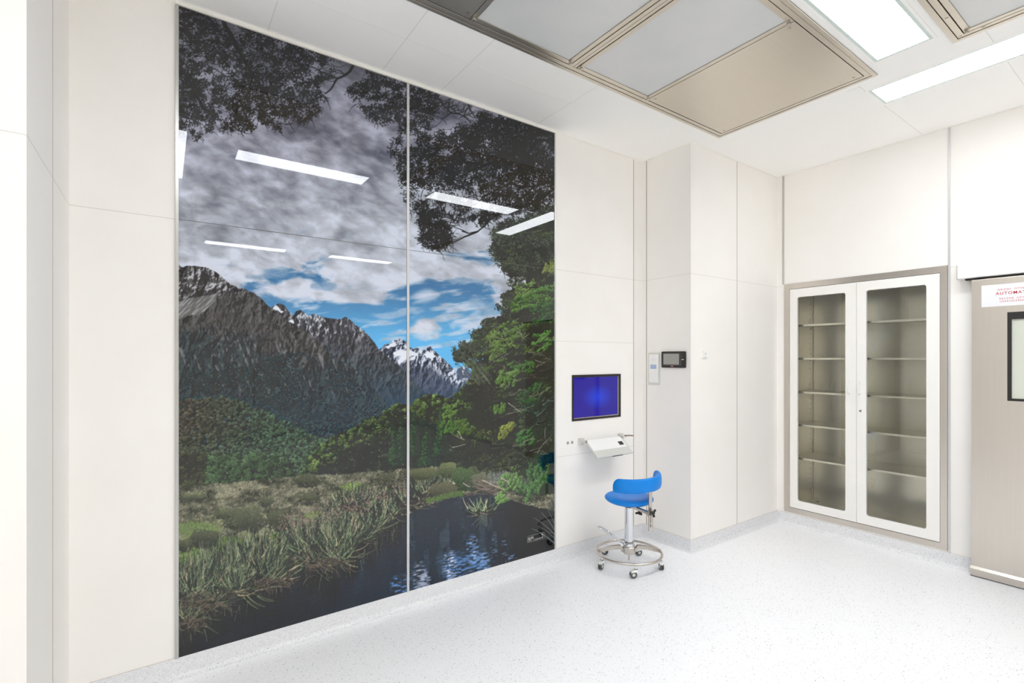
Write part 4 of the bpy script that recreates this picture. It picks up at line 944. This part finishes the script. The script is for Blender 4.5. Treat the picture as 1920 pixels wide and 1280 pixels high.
# rows along y measured on the ceiling
Y = lambda v: v - cyy
bm = bmesh.new(); box(bm, ix0 - .0005, ix1 + .0005, Y(1.793), Y(1.8155), -.004, .05); box(bm, ix0 - .0005, ix1 + .0005, Y(1.8195), Y(1.838), -.002, .05)
obj('centre_rail', bm, M['steel_c'], t, bevel=.0006)
for n_, (p, q) in enumerate((((.386), 1.166), (2.4205, 3.206))):
    pl = bx('steel_plate', (ix0 + .003, ix1 - .003, Y(p), Y(q), -.003, .004), M['steel_c'], t, bevel=.0006)
    screws(pl, [(ix0 + .04, Y(p) + .03), (ix1 - .04, Y(p) + .03), (ix0 + .04, Y(q) - .03), (ix1 - .04, Y(q) - .03)], -.003, True)
for p, q in ((1.1690, 1.789), (1.8425, 2.4165)):
    bm = bmesh.new(); frame_ring(bm, ix0 + .002, ix1 - .002, Y(p), Y(q), .026, -.003, .012)
    f = obj('filter_frame', bm, M['steel_c'], t, bevel=.0006)
    bx('frosted_sheet', (ix0 + .0285, ix1 - .0285, Y(p) + .0265, Y(q) - .0265, .001, .004), M['frosted'], f)
    screws(f, [(ix0 + .022, Y(p) + .012), (ix1 - .022, Y(p) + .012), (ix0 + .022, Y(q) - .012), (ix1 - .022, Y(q) - .012)], -.003)

# large unit over the middle of the room; only its corner reaches into the picture
x0, x1, y0, y1 = U2; cx, cyy = (x0 + x1) / 2, (y0 + y1) / 2
t = thing('air_supply_unit', 'large steel ceiling air unit whose corner shows at the top right of the picture', 'air unit', (cx, cyy, H))
a, b = (x1 - x0) / 2, (y1 - y0) / 2
bm = bmesh.new(); frame_ring(bm, -a + .0008, a - .0008, -b + .0008, b - .0008, .0222, -.006, .10)
obj('outer_frame', bm, M['steel_c'], t, bevel=.0008)
bm = bmesh.new(); frame_ring(bm, -a + .0255, a - .0255, -b + .0255, b - .0255, .0250, -.003, .10)
f = obj('inner_frame', bm, M['steel_c'], t, bevel=.0006)
screws(f, [(-a + .038, b - .038), (-a + .038, b - .26), (-a + .038, b - .6), (-a + .12, b - .038), (-a + .5, b - .038), (a - .038, b - .038), (a - .038, -b + .038), (-a + .038, -b + .038)], -.003, True)
bx('housing', (-a + .004, a - .004, -b + .004, b - .004, .105, .13), M['dark'], t)
px = np.linspace(-a + .0535, a - .0535, 5); py = np.linspace(-b + .0535, b - .0535, 3)
for i in range(4):
    for j in range(2):
        bm = bmesh.new(); frame_ring(bm, px[i] + .0015, px[i + 1] - .0015, py[j] + .0015, py[j + 1] - .0015, .024, -.003, .012)
        f = obj('filter_frame', bm, M['steel_c'], t, bevel=.0006)
        bx('frosted_sheet', (px[i] + .026, px[i + 1] - .026, py[j] + .026, py[j + 1] - .026, .001, .004), M['frosted'], f)
        if i == 0: screws(f, [(px[i] + .012, py[j + 1] - .014), (px[i] + .012, py[j] + .014)], -.003)

# ================================================================ glazed cabinet set into the back wall
def cabinet(label, loc, rz, interior=True):
    t = thing('glazed_cabinet', label, 'cabinet', loc, rz)           # origin: left bottom front corner; x right, y into the wall
    Wd, Hd = CX1 - CX0, CZ1 - CZ0; D = CYB - YB
    bm = bmesh.new()
    plate(bm, (.001, Wd - .001, .001, Hd - .001), [[(.0455, .044), (.0455, Hd - .046), (Wd - .041, Hd - .046), (Wd - .041, .044)]], -.004, .03)
    obj('front_frame', bm, M['steel_v'], t, bevel=.0008)
    bm = bmesh.new(); xi0, xi1, zi0, zi1 = .040, Wd - .036, .062, Hd - .05
    box(bm, xi0 - .003, xi0, .031, D, zi0 - .003, zi1 + .003); box(bm, xi1, xi1 + .003, .031, D, zi0 - .003, zi1 + .003)
    box(bm, xi0, xi1, .031, D, zi0 - .003, zi0); box(bm, xi0, xi1, .031, D, zi1, zi1 + .003); box(bm, xi0 - .003, xi1 + .003, D, D + .003, zi0 - .003, zi1 + .003)
    car = obj('carcass', bm, M['steel_in'], t)
    bm = bmesh.new()
    for zz in np.arange(.14, Hd - .1, .045):
        for xx in (xi0 + .0004, xi1 - .0004 ):
            box(bm, xx - .0006, xx + .0006, D - .045, D - .037, zz, zz + .006)
    tag(obj('peg_holes', bm, M['dark'], car), kind='stuff')
    bm = bmesh.new(); box(bm, xi0, xi0 + .004, D - .02, D - .016, zi0, zi1); box(bm, xi0 + .012, xi0 + .0135, D - .002, D, zi0, zi1); obj('corner_rail', bm, M['satin'], car)
    for z in (1.707, 1.424, 1.137, .856, .570):
        zz = z - CZ0
        bm = bmesh.new(); box(bm, xi0 + .004, xi1 - .004, .066, D - .003, zz - .004, zz - .001); box(bm, xi0 + .004, xi1 - .004, .062, .066, zz - .017, zz)
        box(bm, xi0 + .004, xi1 - .004, .062, .080, zz - .0175, zz - .016)
        sh = obj('shelf', bm, M['steel_in'], t, bevel=.001)
        for sx in (xi0 + .006, xi1 - .006):
            bx('shelf_bracket', (sx - .005, sx + .005, D - .05, D - .02, zz - .03, zz - .017), M['satin'], sh, bevel=.001)
    # doors
    z0d, z1d = .047, Hd - .049
    for side, (a0, a1, g0, g1, gz0, gz1, hx) in (('left', (.0475, .5475, .110, .472, .113, 1.836, .501)), ('right', (.5500, 1.0535, .614, .979, .116, 1.838, .571))):
        bm = bmesh.new()
        hole = [((g0 + g1) / 2 + x, (gz0 + gz1) / 2 + z) for x, z in rrect(g1 - g0, gz1 - gz0, .016, 5)]
        plate(bm, (a0, a1, z0d, z1d), [hole], -.003, .018)
        d = obj('door', bm, M['white'], t, bevel=.0012)
        bx('glass_pane', (g0 - .006, g1 + .006, .0185, .0225, gz0 - .006, gz1 + .006), M['pane'], d)
        bm = bmesh.new(); pth = [(hx, -.003, 1.04), (hx, -.028, 1.045), (hx, -.033, 1.052), (hx, -.033, 1.123), (hx, -.028, 1.13), (hx, -.003, 1.135)]
        sweep(bm, pth, circ(.0042, 10), up=Vector((1, 0, 0))); obj('handle', bm, M['white_plastic'], d, smooth=True)
        if side == 'right':
            bm = bmesh.new(); lathe(bm, [(0, 0), (.009, 0), (.009, .003), (.006, .004), (0, .004)], 18)
            bmesh.ops.rotate(bm, verts=bm.verts[:], cent=(0, 0, 0), matrix=Matrix.Rotation(PI / 2, 3, 'X')); obj('lock', bm, M['chrome'], d, (hx + .005, -.003, .914))
            bx('keyhole', (-.001, .001, -.0046, -.0040, -.004, .004), M['dark'], d, loc=(hx + .005, -.003, .914))
    bm = bmesh.new(); lathe(bm, [(.004, 0), (.011, 0), (.011, .0015), (.004, .0015)], 16); obj('drain_rosette', bm, M['dark'], t, (xi0 + .1, .30, .0625))
    return t
cabinet('built-in steel framed cabinet with white glass doors and empty shelves', (CX0, YB, CZ0), 0)

# ================================================================ sliding steel door on the back wall
DX0, DX1, DYF, DYB_ = 1.7355, 3.16, 4.332, 4.370
bm = bmesh.new(); wx0, wx1, wz0, wz1 = 1.904, 2.45, 1.153, 1.708
plate(bm, (DX0, DX1, .058, 1.93), [[(wx0 + .004, wz0 + .004), (wx0 + .004, wz1 - .004), (wx1 - .004, wz1 - .004), (wx1 - .004, wz0 + .004)]], DYF, DYB_)
door = obj('door_1', bm, M['steel_v'], bevel=.001); tag(door, kind='structure')
bm = bmesh.new(); plate(bm, (wx0, wx1, wz0, wz1), [[(wx0 + .020, wz0 + .016), (wx0 + .020, wz1 - .046), (wx1 - .020, wz1 - .046), (wx1 - .020, wz0 + .016)]], DYF - .004, DYF - .0002)
wf = obj('window_frame', bm, M['black'], door, bevel=.0006)
bx('window_pane', (wx0 + .006, wx1 - .006, DYF + .004, DYF + .009, wz0 + .006, wz1 - .006), M['pane_clear'], wf)
bx('milky_pane', (wx0 + .006, wx1 - .006, DYF + .022, DYF + .026, wz0 + .006, wz1 - .006), M['frost_window'], wf)
bx('blind_rail', (wx0 + .021, wx1 - .021, DYF + .010, DYF + .016, wz1 - .054, wz1 - .047), M['alu_light'], wf)
# rail along the foot of the door: sloped bright top over a vertical face
bm = bmesh.new(); pr = [(DYF + .001, .066), (DYF - .014, .050), (DYF - .014, .006), (DYF + .03, .006), (DYF + .03, .066)]
A = [bm.verts.new((DX0 - .006, y, z)) for y, z in pr]; B = [bm.verts.new((DX1, y, z)) for y, z in pr]
for i in range(5): bm.faces.new((A[i], A[(i + 1) % 5], B[(i + 1) % 5], B[i]))
bm.faces.new(A); bm.faces.new(B[::-1]); foot = obj('foot_rail', bm, M['satin'], door, bevel=.0006)
bx('gap_shade_strip', (DX0 - .004, DX1, DYF - .008, DYF + .02, .0005, .006), M['dark'], foot)  # dark strip standing in for the shade in the gap under the rail
bx('jamb_gap', (DX0 + .002, DX1, DYB_ + .0005, YB - .001, .06, 1.93), M['dark'], door)
# warning sticker
sx0, sz0, sz1 = 1.784, 1.749, 1.888
sg = bx('warning_sign', (sx0, sx0 + .42, DYF - .0012, DYF - .0002, sz0, sz1), M['sign'], door)
def on_wallB(x, z, y=DYF - .0013): return Matrix(((1, 0, 0, x), (0, 0, -1, y), (0, 1, 0, z), (0, 0, 0, 1)))
mx = sx0 + .21
for s, z, sz, bo in (('DRZWI  OTWIERAJĄ  SIĘ', 1.8475, .0165, 0), ('AUTOMATYCZNIE', 1.8215, .0245, .0004), ('RĘCZNE  UŻYCIE  GROZI', 1.791, .0150, 0), ('USZKODZENIEM  DRZWI', 1.7735, .0150, 0)):
    text_mesh('sign_lettering', s, sz, M['red'], sg, on_wallB(mx - .025, z), 1.22, 'CENTER', bo)
bx('sign_rule', (sx0 + .03, sx0 + .36, DYF - .0014, DYF - .0012, 1.8145, 1.8152), M['grey_plastic'], sg)
# door operator cover
hd = thing('door_drive_cover', 'long white box cover above the sliding steel door', 'door cover', (1.664, YB, 1.945))
bm = bmesh.new(); pr = [(-.001, 0), (-.060, 0), (-.070, .004), (-.070, .088), (-.064, .092), (-.001, .096)]
A = [bm.verts.new((0, y, z)) for y, z in pr]; B = [bm.verts.new((1.62, y, z)) for y, z in pr]
for i in range(6): bm.faces.new((A[i], A[(i + 1) % 6], B[(i + 1) % 6], B[i]))
bm.faces.new(A); bm.faces.new(B[::-1]); obj('cover', bm, M['white'], hd, bevel=.0006)
bx('end_cap', (-.0025, -.0002, -.0705, -.001, -.0005, .093), M['groove'], hd)
bx('track', (.035, 1.6, -.050, -.012, -.010, -.0005), M['dark'], hd)

# ================================================================ devices on the walls
t = thing('wall_monitor', 'black framed monitor with blue screen set in the wall right of the mural', 'monitor', (0, 2.647, 1.1335))
bm = bmesh.new(); 
def plate_x(bm, outline, hole, x0, x1):
    plate(bm, outline, [hole], x0, x1)
    for v in bm.verts: v.co = Vector((v.co.y, v.co.x, v.co.z))
plate_x(bm, (-.251, .251, -.1655, .1655), [(-.236, -.150), (-.236, .147), (.225, .147), (.225, -.150)], .0005, .006)
obj('bezel', bm, M['black'], t, bevel=.0006)
bx('screen', (.0006, .0026, -.2355, .2245, -.1495, .1465), M['screen'], t)
bm = bmesh.new(); box(bm, .0035, .0055, -.235, .224, -.1495, -.144); box(bm, .0035, .0055, .216, .2245, -.144, .1465); obj('inner_edge', bm, M['satin'], t)

t = thing('keyboard_shelf', 'white fold-down keyboard tray under the blue monitor', 'keyboard tray', (0, 2.68, .83))
# tray tilted towards the user
T0, T1 = Vector((.034, 0, -.004)), Vector((.163, 0, -.110)); e = (T1 - T0).normalized(); nn = Vector((-e.z, 0, e.x))
if nn.z < 0: nn = -nn
Lt = (T1 - T0).length
def tray_box(bm, s0, s1, y0, y1, h0, h1):
    vs = [bm.verts.new(T0 + e * s + nn * h + Vector((0, y, 0))) for h in (h0, h1) for y in (y0, y1) for s in (s0, s1)]
    for f in ((0, 2, 3, 1), (4, 5, 7, 6), (0, 1, 5, 4), (2, 6, 7, 3), (0, 4, 6, 2), (1, 3, 7, 5)): bm.faces.new([vs[i] for i in f])
bm = bmesh.new(); tray_box(bm, 0, Lt, -.185, .185, -.014, 0); tr = obj('tray', bm, M['grey_plastic'], t, bevel=.003)
bm = bmesh.new(); tray_box(bm, .004, Lt * .64, -.180, .168, 0.0002, .003); kp = obj('keypad_cover', bm, M['white_plastic'], tr, bevel=.001)
bm = bmesh.new(); tray_box(bm, .052, .085, .105, .150, .0031, .0040); obj('touch_pad', bm, M['black'], kp)
bm = bmesh.new(); tray_box(bm, .098, .102, -.140, -.136, .0031, .0036); obj('indicator', bm, M['groove'], kp)
bm = bmesh.new(); tray_box(bm, Lt, Lt + .0012, -.035, .075, -.012, -.003); obj('grip', bm, M['black'], tr)
for s in (-1, 1):
    bm = bmesh.new(); y = -.205 if s < 0 else .205
    box(bm, .0005, .030, y - .018, y + .018, -.036, .012); cyl(bm, (.030, y, -.008), (.046, y, -.012), .014, 20)
    hb = obj('hinge_bracket', bm, M['grey_plastic'], t, bevel=.003)
    bm = bmesh.new(); cyl(bm, (.044, y - .012 * s, -.012), (.044, y - .020 * s - .004 * s, -.012), .010, 16); obj('hinge_pin', bm, M['satin'], hb)
bm = bmesh.new(); sweep(bm, [(.040, .222, -.006), (.041, .236, -.006)], circ(.0075, 12)); sweep(bm, [(.041, .236, -.006), (.043, .262, -.007), (.046, .290, -.009), (.048, .310, -.012)], circ(.0055, 10)); obj('cable_plug', bm, M['brown'], t, smooth=True)

for y, s in ((2.357, 'round white wall socket, the left one of two beside the keyboard tray'), (2.398, 'round white wall socket, the right one of two beside the keyboard tray')):
    t = thing('wall_socket', s, 'socket', (0, y, .8175), group='small round sockets')
    for nm, rad, d0, d1, mt in (('ring', .013, .0005, .003, 'grey_plastic'), ('core', .0075, .003, .004, 'groove')):
        bm = bmesh.new(); cyl(bm, (d0, 0, 0), (d1, 0, 0), rad, 24); obj(nm, bm, M[mt], t, bevel=.0006)

t = thing('intercom', 'slim white intercom with a pale blue display left of the black touch panel', 'intercom', (.1165, YC, 1.3375))
def yplate(name, w, h, y0, y1, m, parent, cx=0, cz=0, r=.006, bevel=.001):
    bm = bmesh.new(); f = []
    for y in (y0, y1): f.append([bm.verts.new((cx + a, y, cz + b)) for a, b in rrect(w, h, r)])
    k = len(f[0])
    for i in range(k): bm.faces.new((f[0][i], f[0][(i + 1) % k], f[1][(i + 1) % k], f[1][i]))
    bm.faces.new(f[0][::-1]); bm.faces.new(f[1]); return obj(name, bm, M[m] if isinstance(m, str) else m, parent, bevel=bevel)
yplate('frame', .108, .254, -.010, -.0005, 'grey_plastic', t)
fp = yplate('face_plate', .088, .220, -.012, -.0101, 'white_plastic', t, 0, .002)
yplate('display', .058, .034, -.0128, -.0121, 'lcd_blue', fp, -.002, .016, .002, 0)
bm = bmesh.new()
for k in range(3):
    rr = .010 + k * .010
    for i in range(8 + 5 * k):
        a = 2 * PI * i / (8 + 5 * k); box(bm, rr * math.cos(a) - .001, rr * math.cos(a) + .001, -.0124, -.0121, .072 + rr * math.sin(a) - .001, .072 + rr * math.sin(a) + .001)
box(bm, -.002, .002, -.0128, -.0121, .070, .076); obj('speaker_holes', bm, M['groove'], fp)
for i in range(3):
    for j in range(4):
        yplate('key', .017, .014, -.0130, -.0121, 'grey_plastic' if False else M['white'], fp, -.023 + i * .022, -.022 - j * .020, .002, .0005)

t = thing('touch_panel', 'small black framed touch panel with grey screen and red badge on the wall corner', 'control panel', (.2995, YC, 1.4095))
yplate('housing', .215, .123, -.014, -.0005, 'black', t, r=.008, bevel=.002)
fr = yplate('screen_surround', .158, .092, -.0152, -.0141, M['groove'], t, -.010, .003, .002, 0)
yplate('dark_inlay', .1555, .0895, -.0158, -.0153, 'black', fr, -.010, .003, .002, 0)
yplate('screen', .141, .081, -.0164, -.0159, 'lcd', t, -.0145, .003, .001, 0)
yplate('red_badge', .022, .009, -.0150, -.0141, M['red'], t, -.008, -.0495, .003, 0)
yplate('badge_mark', .014, .004, -.0153, -.01505, M['print_white'], t, -.008, -.0495, .0015, 0)
yplate('stylus_clip', .021, .005, -.0152, -.0141, M['chrome'], t, .086, 0, .0024, 0)

t = thing('wall_switch', 'small white thermostat plate around the corner from the black touch panel', 'switch', (XC, 3.325, 1.451))
bx('plate', (.0005, .010, -.030, .030, -.028, .028), M['white_plastic'], t, bevel=.003)
bx('button', (.0102, .0125, -.006, .008, -.006, .010), M['grey_plastic'], t, bevel=.001)
bx('lower_lip', (.0102, .0118, -.024, .024, -.027, -.0255), M['groove'], t)

# ================================================================ wheeled stool
SX, SY = .332, 2.623
st = thing('wheeled_stool', 'blue upholstered swivel stool on castors with a chrome column', 'stool', (SX, SY, 0))
bm = bmesh.new()
prof = [(0, .424), (.090, .425), (.118, .429), (.140, .435), (.158, .446), (.166, .458), (.163, .468), (.152, .476), (.130, .481), (.09, .479), (.05, .476), (0, .475)]
lathe(bm, prof, 64); seat = obj('seat', bm, M['blue'], st, smooth=True)
s_ = seat.modifiers.new('sub', 'SUBSURF'); s_.levels = 1; s_.render_levels = 2
bm = bmesh.new(); lathe(bm, [(0, .418), (.085, .418), (.085, .4255), (0, .4255)], 32); obj('seat_pan', bm, M['black'], st)
# backrest: padded band curving around the seat
A0, A1, RB = math.radians(-80), math.radians(72), .196
pth = []; NB = 40
for i in range(NB + 1):
    tt = i / NB; a = A0 + (A1 - A0) * tt; r = RB + .004 * math.sin(PI * tt)
    pth.append((r * math.cos(a), r * math.sin(a), .583 + .018 * tt))
def bsec(tt):
    e_ = min(tt, 1 - tt) / .085; k = math.sqrt(max(0.0, 1 - (1 - min(e_, 1)) ** 2)); k = max(k, .22)
    h, w = .094 * (k * .66 + .34), .036 * (.35 + .65 * k); out = []
    for j in range(20):
        th = 2 * PI * j / 20; c, s = math.cos(th), math.sin(th)
        out.append((w / 2 * math.copysign(abs(c) ** .6, c), h / 2 * math.copysign(abs(s) ** .7, s) - .094 * .5 * (1 - (k * .66 + .34)) * .9))
    return out
bm = bmesh.new(); sweep(bm, pth, bsec); br = obj('backrest', bm, M['blue'], st, smooth=True)
s_ = br.modifiers.new('sub', 'SUBSURF'); s_.levels = 1; s_.render_levels = 1
# back post, support bar and knobs
ab = math.radians(-8); bxp, byp = .205 * math.cos(ab), .205 * math.sin(ab); bd = Vector((math.cos(ab), math.sin(ab), 0)); bt = Vector((-bd.y, bd.x, 0))
def obox(bm, c, hx, hy, z0, z1):
    vs = [bm.verts.new((c.x + bd.x * sx * hx + bt.x * sy * hy, c.y + bd.y * sx * hx + bt.y * sy * hy, z)) for z in (z0, z1) for sy in (-1, 1) for sx in (-1, 1)]
    for f in ((0, 2, 3, 1), (4, 5, 7, 6), (0, 1, 5, 4), (2, 6, 7, 3), (0, 4, 6, 2), (1, 3, 7, 5)): bm.faces.new([vs[i] for i in f])
pc = bd * .208
bm = bmesh.new(); obox(bm, pc, .004, .014, .295, .560); bp = obj('back_post', bm, M['satin'], st, bevel=.001)
bm = bmesh.new(); obox(bm, pc - bd * .0005, .008, .016, .392, .436); obj('post_clamp', bm, M['satin'], bp, bevel=.001)
bm = bmesh.new(); obox(bm, bd * .112, .092, .011, .399, .4170); sb = obj('support_bar', bm, M['satin'], st, bevel=.001)
def knob(name, c, d, r, parent, rod=0):
    bm = bmesh.new(); d = Vector(d).normalized(); c = Vector(c); cyl(bm, c, c + d * .014, r * .45, 16)
    u = d.orthogonal().normalized(); w = d.cross(u)
    for k in range(3):
        a = 2 * PI * k / 3; q = (u * math.cos(a) + w * math.sin(a)); cyl(bm, c + d * .014, c + d * .018 + q * r, r * .36, 12)
        bmesh.ops.create_uvsphere(bm, u_segments=10, v_segments=8, radius=r * .40, matrix=Matrix.Translation(c + d * .018 + q * r))
    bmesh.ops.create_uvsphere(bm, u_segments=14, v_segments=10, radius=r * .6, matrix=Matrix.Translation(c + d * .016))
    return obj(name, bm, M['black'], parent, smooth=True)
knob('clamp_knob', bd * .217 + Vector((0, 0, .42)), bd, .021, st)
knob('clamp_knob', bd * .105 + Vector((0, 0, .4005)), (0, 0, -1), .020, st)
bm = bmesh.new(); cyl(bm, bd * .2225 + bt * .008 + Vector((0, 0, .415)), bd * .2225 + bt * .008 + Vector((0, 0, .345)), .0035, 10); cyl(bm, bd * .2225 + bt * .008 + Vector((0, 0, .338)), bd * .2225 + bt * .008 + Vector((0, 0, .318)), .0045, 10); obj('guide_rod', bm, M['satin'], st)
# gas column
bm = bmesh.new(); lathe(bm, [(.014, .140), (.030, .140), (.030, .398), (.027, .402), (.024, .402)], 40); lathe(bm, [(0, .400), (.024, .400), (.024, .420), (0, .420)], 32); obj('column', bm, M['chrome'], st, smooth=False)
bm = bmesh.new(); lathe(bm, [(.031, .150), (.038, .148), (.039, .138), (.036, .128), (.0, .126)], 36); cl = obj('collar', bm, M['chrome'], st, smooth=True)
# foot lever: flattened loop handle
RV = Vector((math.cos(YAW), math.sin(YAW), 0)); FV = Vector((-math.sin(YAW), math.cos(YAW), 0))
L0 = Vector((0, 0, .140)); d = (-RV * .9 + FV * .25).normalized()
bm = bmesh.new(); sweep(bm, [L0 + d * .03, L0 + d * .07 + Vector((0, 0, .022)), L0 + d * .10 + Vector((0, 0, .045)), L0 + d * .125 + Vector((0, 0, .060))], [(-.008, -.004), (.008, -.004), (.008, .004), (-.008, .004)])
lp = []; c0 = L0 + d * .165 + Vector((0, 0, .082)); ax = (d + Vector((0, 0, .52))).normalized(); ay = Vector((-d.y, d.x, 0))
for i in range(28):
    a = 2 * PI * i / 28; lp.append(c0 + ax * (.050 * math.cos(a)) + ay * (.017 * math.sin(a)))
sweep(bm, lp, circ(.0046, 8), closed=True, up=Vector((0, 0, 1))); obj('height_lever', bm, M['chrome'], st, smooth=True)
# hub and cross bars carrying the foot ring
bm = bmesh.new(); lathe(bm, [(0, .082), (.042, .082), (.044, .086), (.044, .126), (.040, .130), (.0, .1305)], 8)
hub = obj('hub', bm, M['satin'], st, bevel=.002)
bm = bmesh.new()
for s in (-1, 1):
    for oy in (-.014, .014):
        p = [RV * (s * .030) + FV * oy, RV * (s * .050) + FV * oy * .9, RV * (s * .060) + FV * oy * .8, RV * (s * .12) + FV * oy * .5, RV * (s * .2155)]
        zz = [.106, .106, .124, .119, .094]
        sweep(bm, [Vector((q.x, q.y, z)) for q, z in zip(p, zz)], [(-.0035, -.012), (.0035, -.012), (.0035, .012), (-.0035, .012)])
obj('cross_bar', bm, M['satin'], st)
bm = bmesh.new(); cyl(bm, (0, -.004, .093), (0, -.004, .030), .0025, 8); cyl(bm, RV * .002 + Vector((0, 0, .090)), RV * .002 - FV * .0 + Vector((0, 0, .032)), .0022, 8); obj('stop_rod', bm, M['satin'], st)
bm = bmesh.new(); sweep(bm, [(.218 * math.cos(2 * PI * i / 72), .218 * math.sin(2 * PI * i / 72), .090) for i in range(72)], circ(.0085, 12), closed=True); obj('foot_ring', bm, M['satin'], st, smooth=True)
# castors
wheels = None
def castor(parent):
    c = obj('castor', _castor_stem(), M['white_plastic'], parent)
    for s in (-1, 1):
        bm = bmesh.new(); cyl(bm, (-.018, s * .003, .024), (-.018, s * .012, .024), .0235, 24); w = obj('wheel', bm, M['rubber'], c, bevel=.003)
        bm = bmesh.new(); cyl(bm, (-.018, s * .0121, .024), (-.018, s * .0132, .024), .010, 18); obj('wheel_cap', bm, M['grey_plastic'], w)
    return c
def _castor_stem():
    bm = bmesh.new(); cyl(bm, (0, 0, .052), (0, 0, .084), .0055, 14); cyl(bm, (0, 0, .046), (0, 0, .056), .012, 18)
    for s in (-1, 1):
        pr = [(-.016, .040), (.010, .040), (.012, .056), (-.010, .056), (-.030, .047), (-.036, .036)]
        sec = [(x, z) for x, z in pr]
        v0 = [bm.verts.new((x, s * .0125, z)) for x, z in sec]; v1 = [bm.verts.new((x, 0, z)) for x, z in sec]
        for i in range(6): bm.faces.new((v0[i], v0[(i + 1) % 6], v1[(i + 1) % 6], v1[i]))
        bm.faces.new(v0)
    return bm
c0_ = castor(st)
kids = list(c0_.children); spin = [math.radians(a) for a in (20, 110, 60, 150, 75)]
for k in range(5):
    a = PI + 2 * PI * k / 5
    if k == 0: c = c0_
    else:
        c = c0_.copy(); COL.objects.link(c); c.parent = st
        for w in kids:
            w2 = w.copy(); COL.objects.link(w2); w2.parent = c
            for g in w.children: g2 = g.copy(); COL.objects.link(g2); g2.parent = w2
    c.location = (.206 * math.cos(a), .206 * math.sin(a), 0); c.rotation_euler = (0, 0, spin[k])
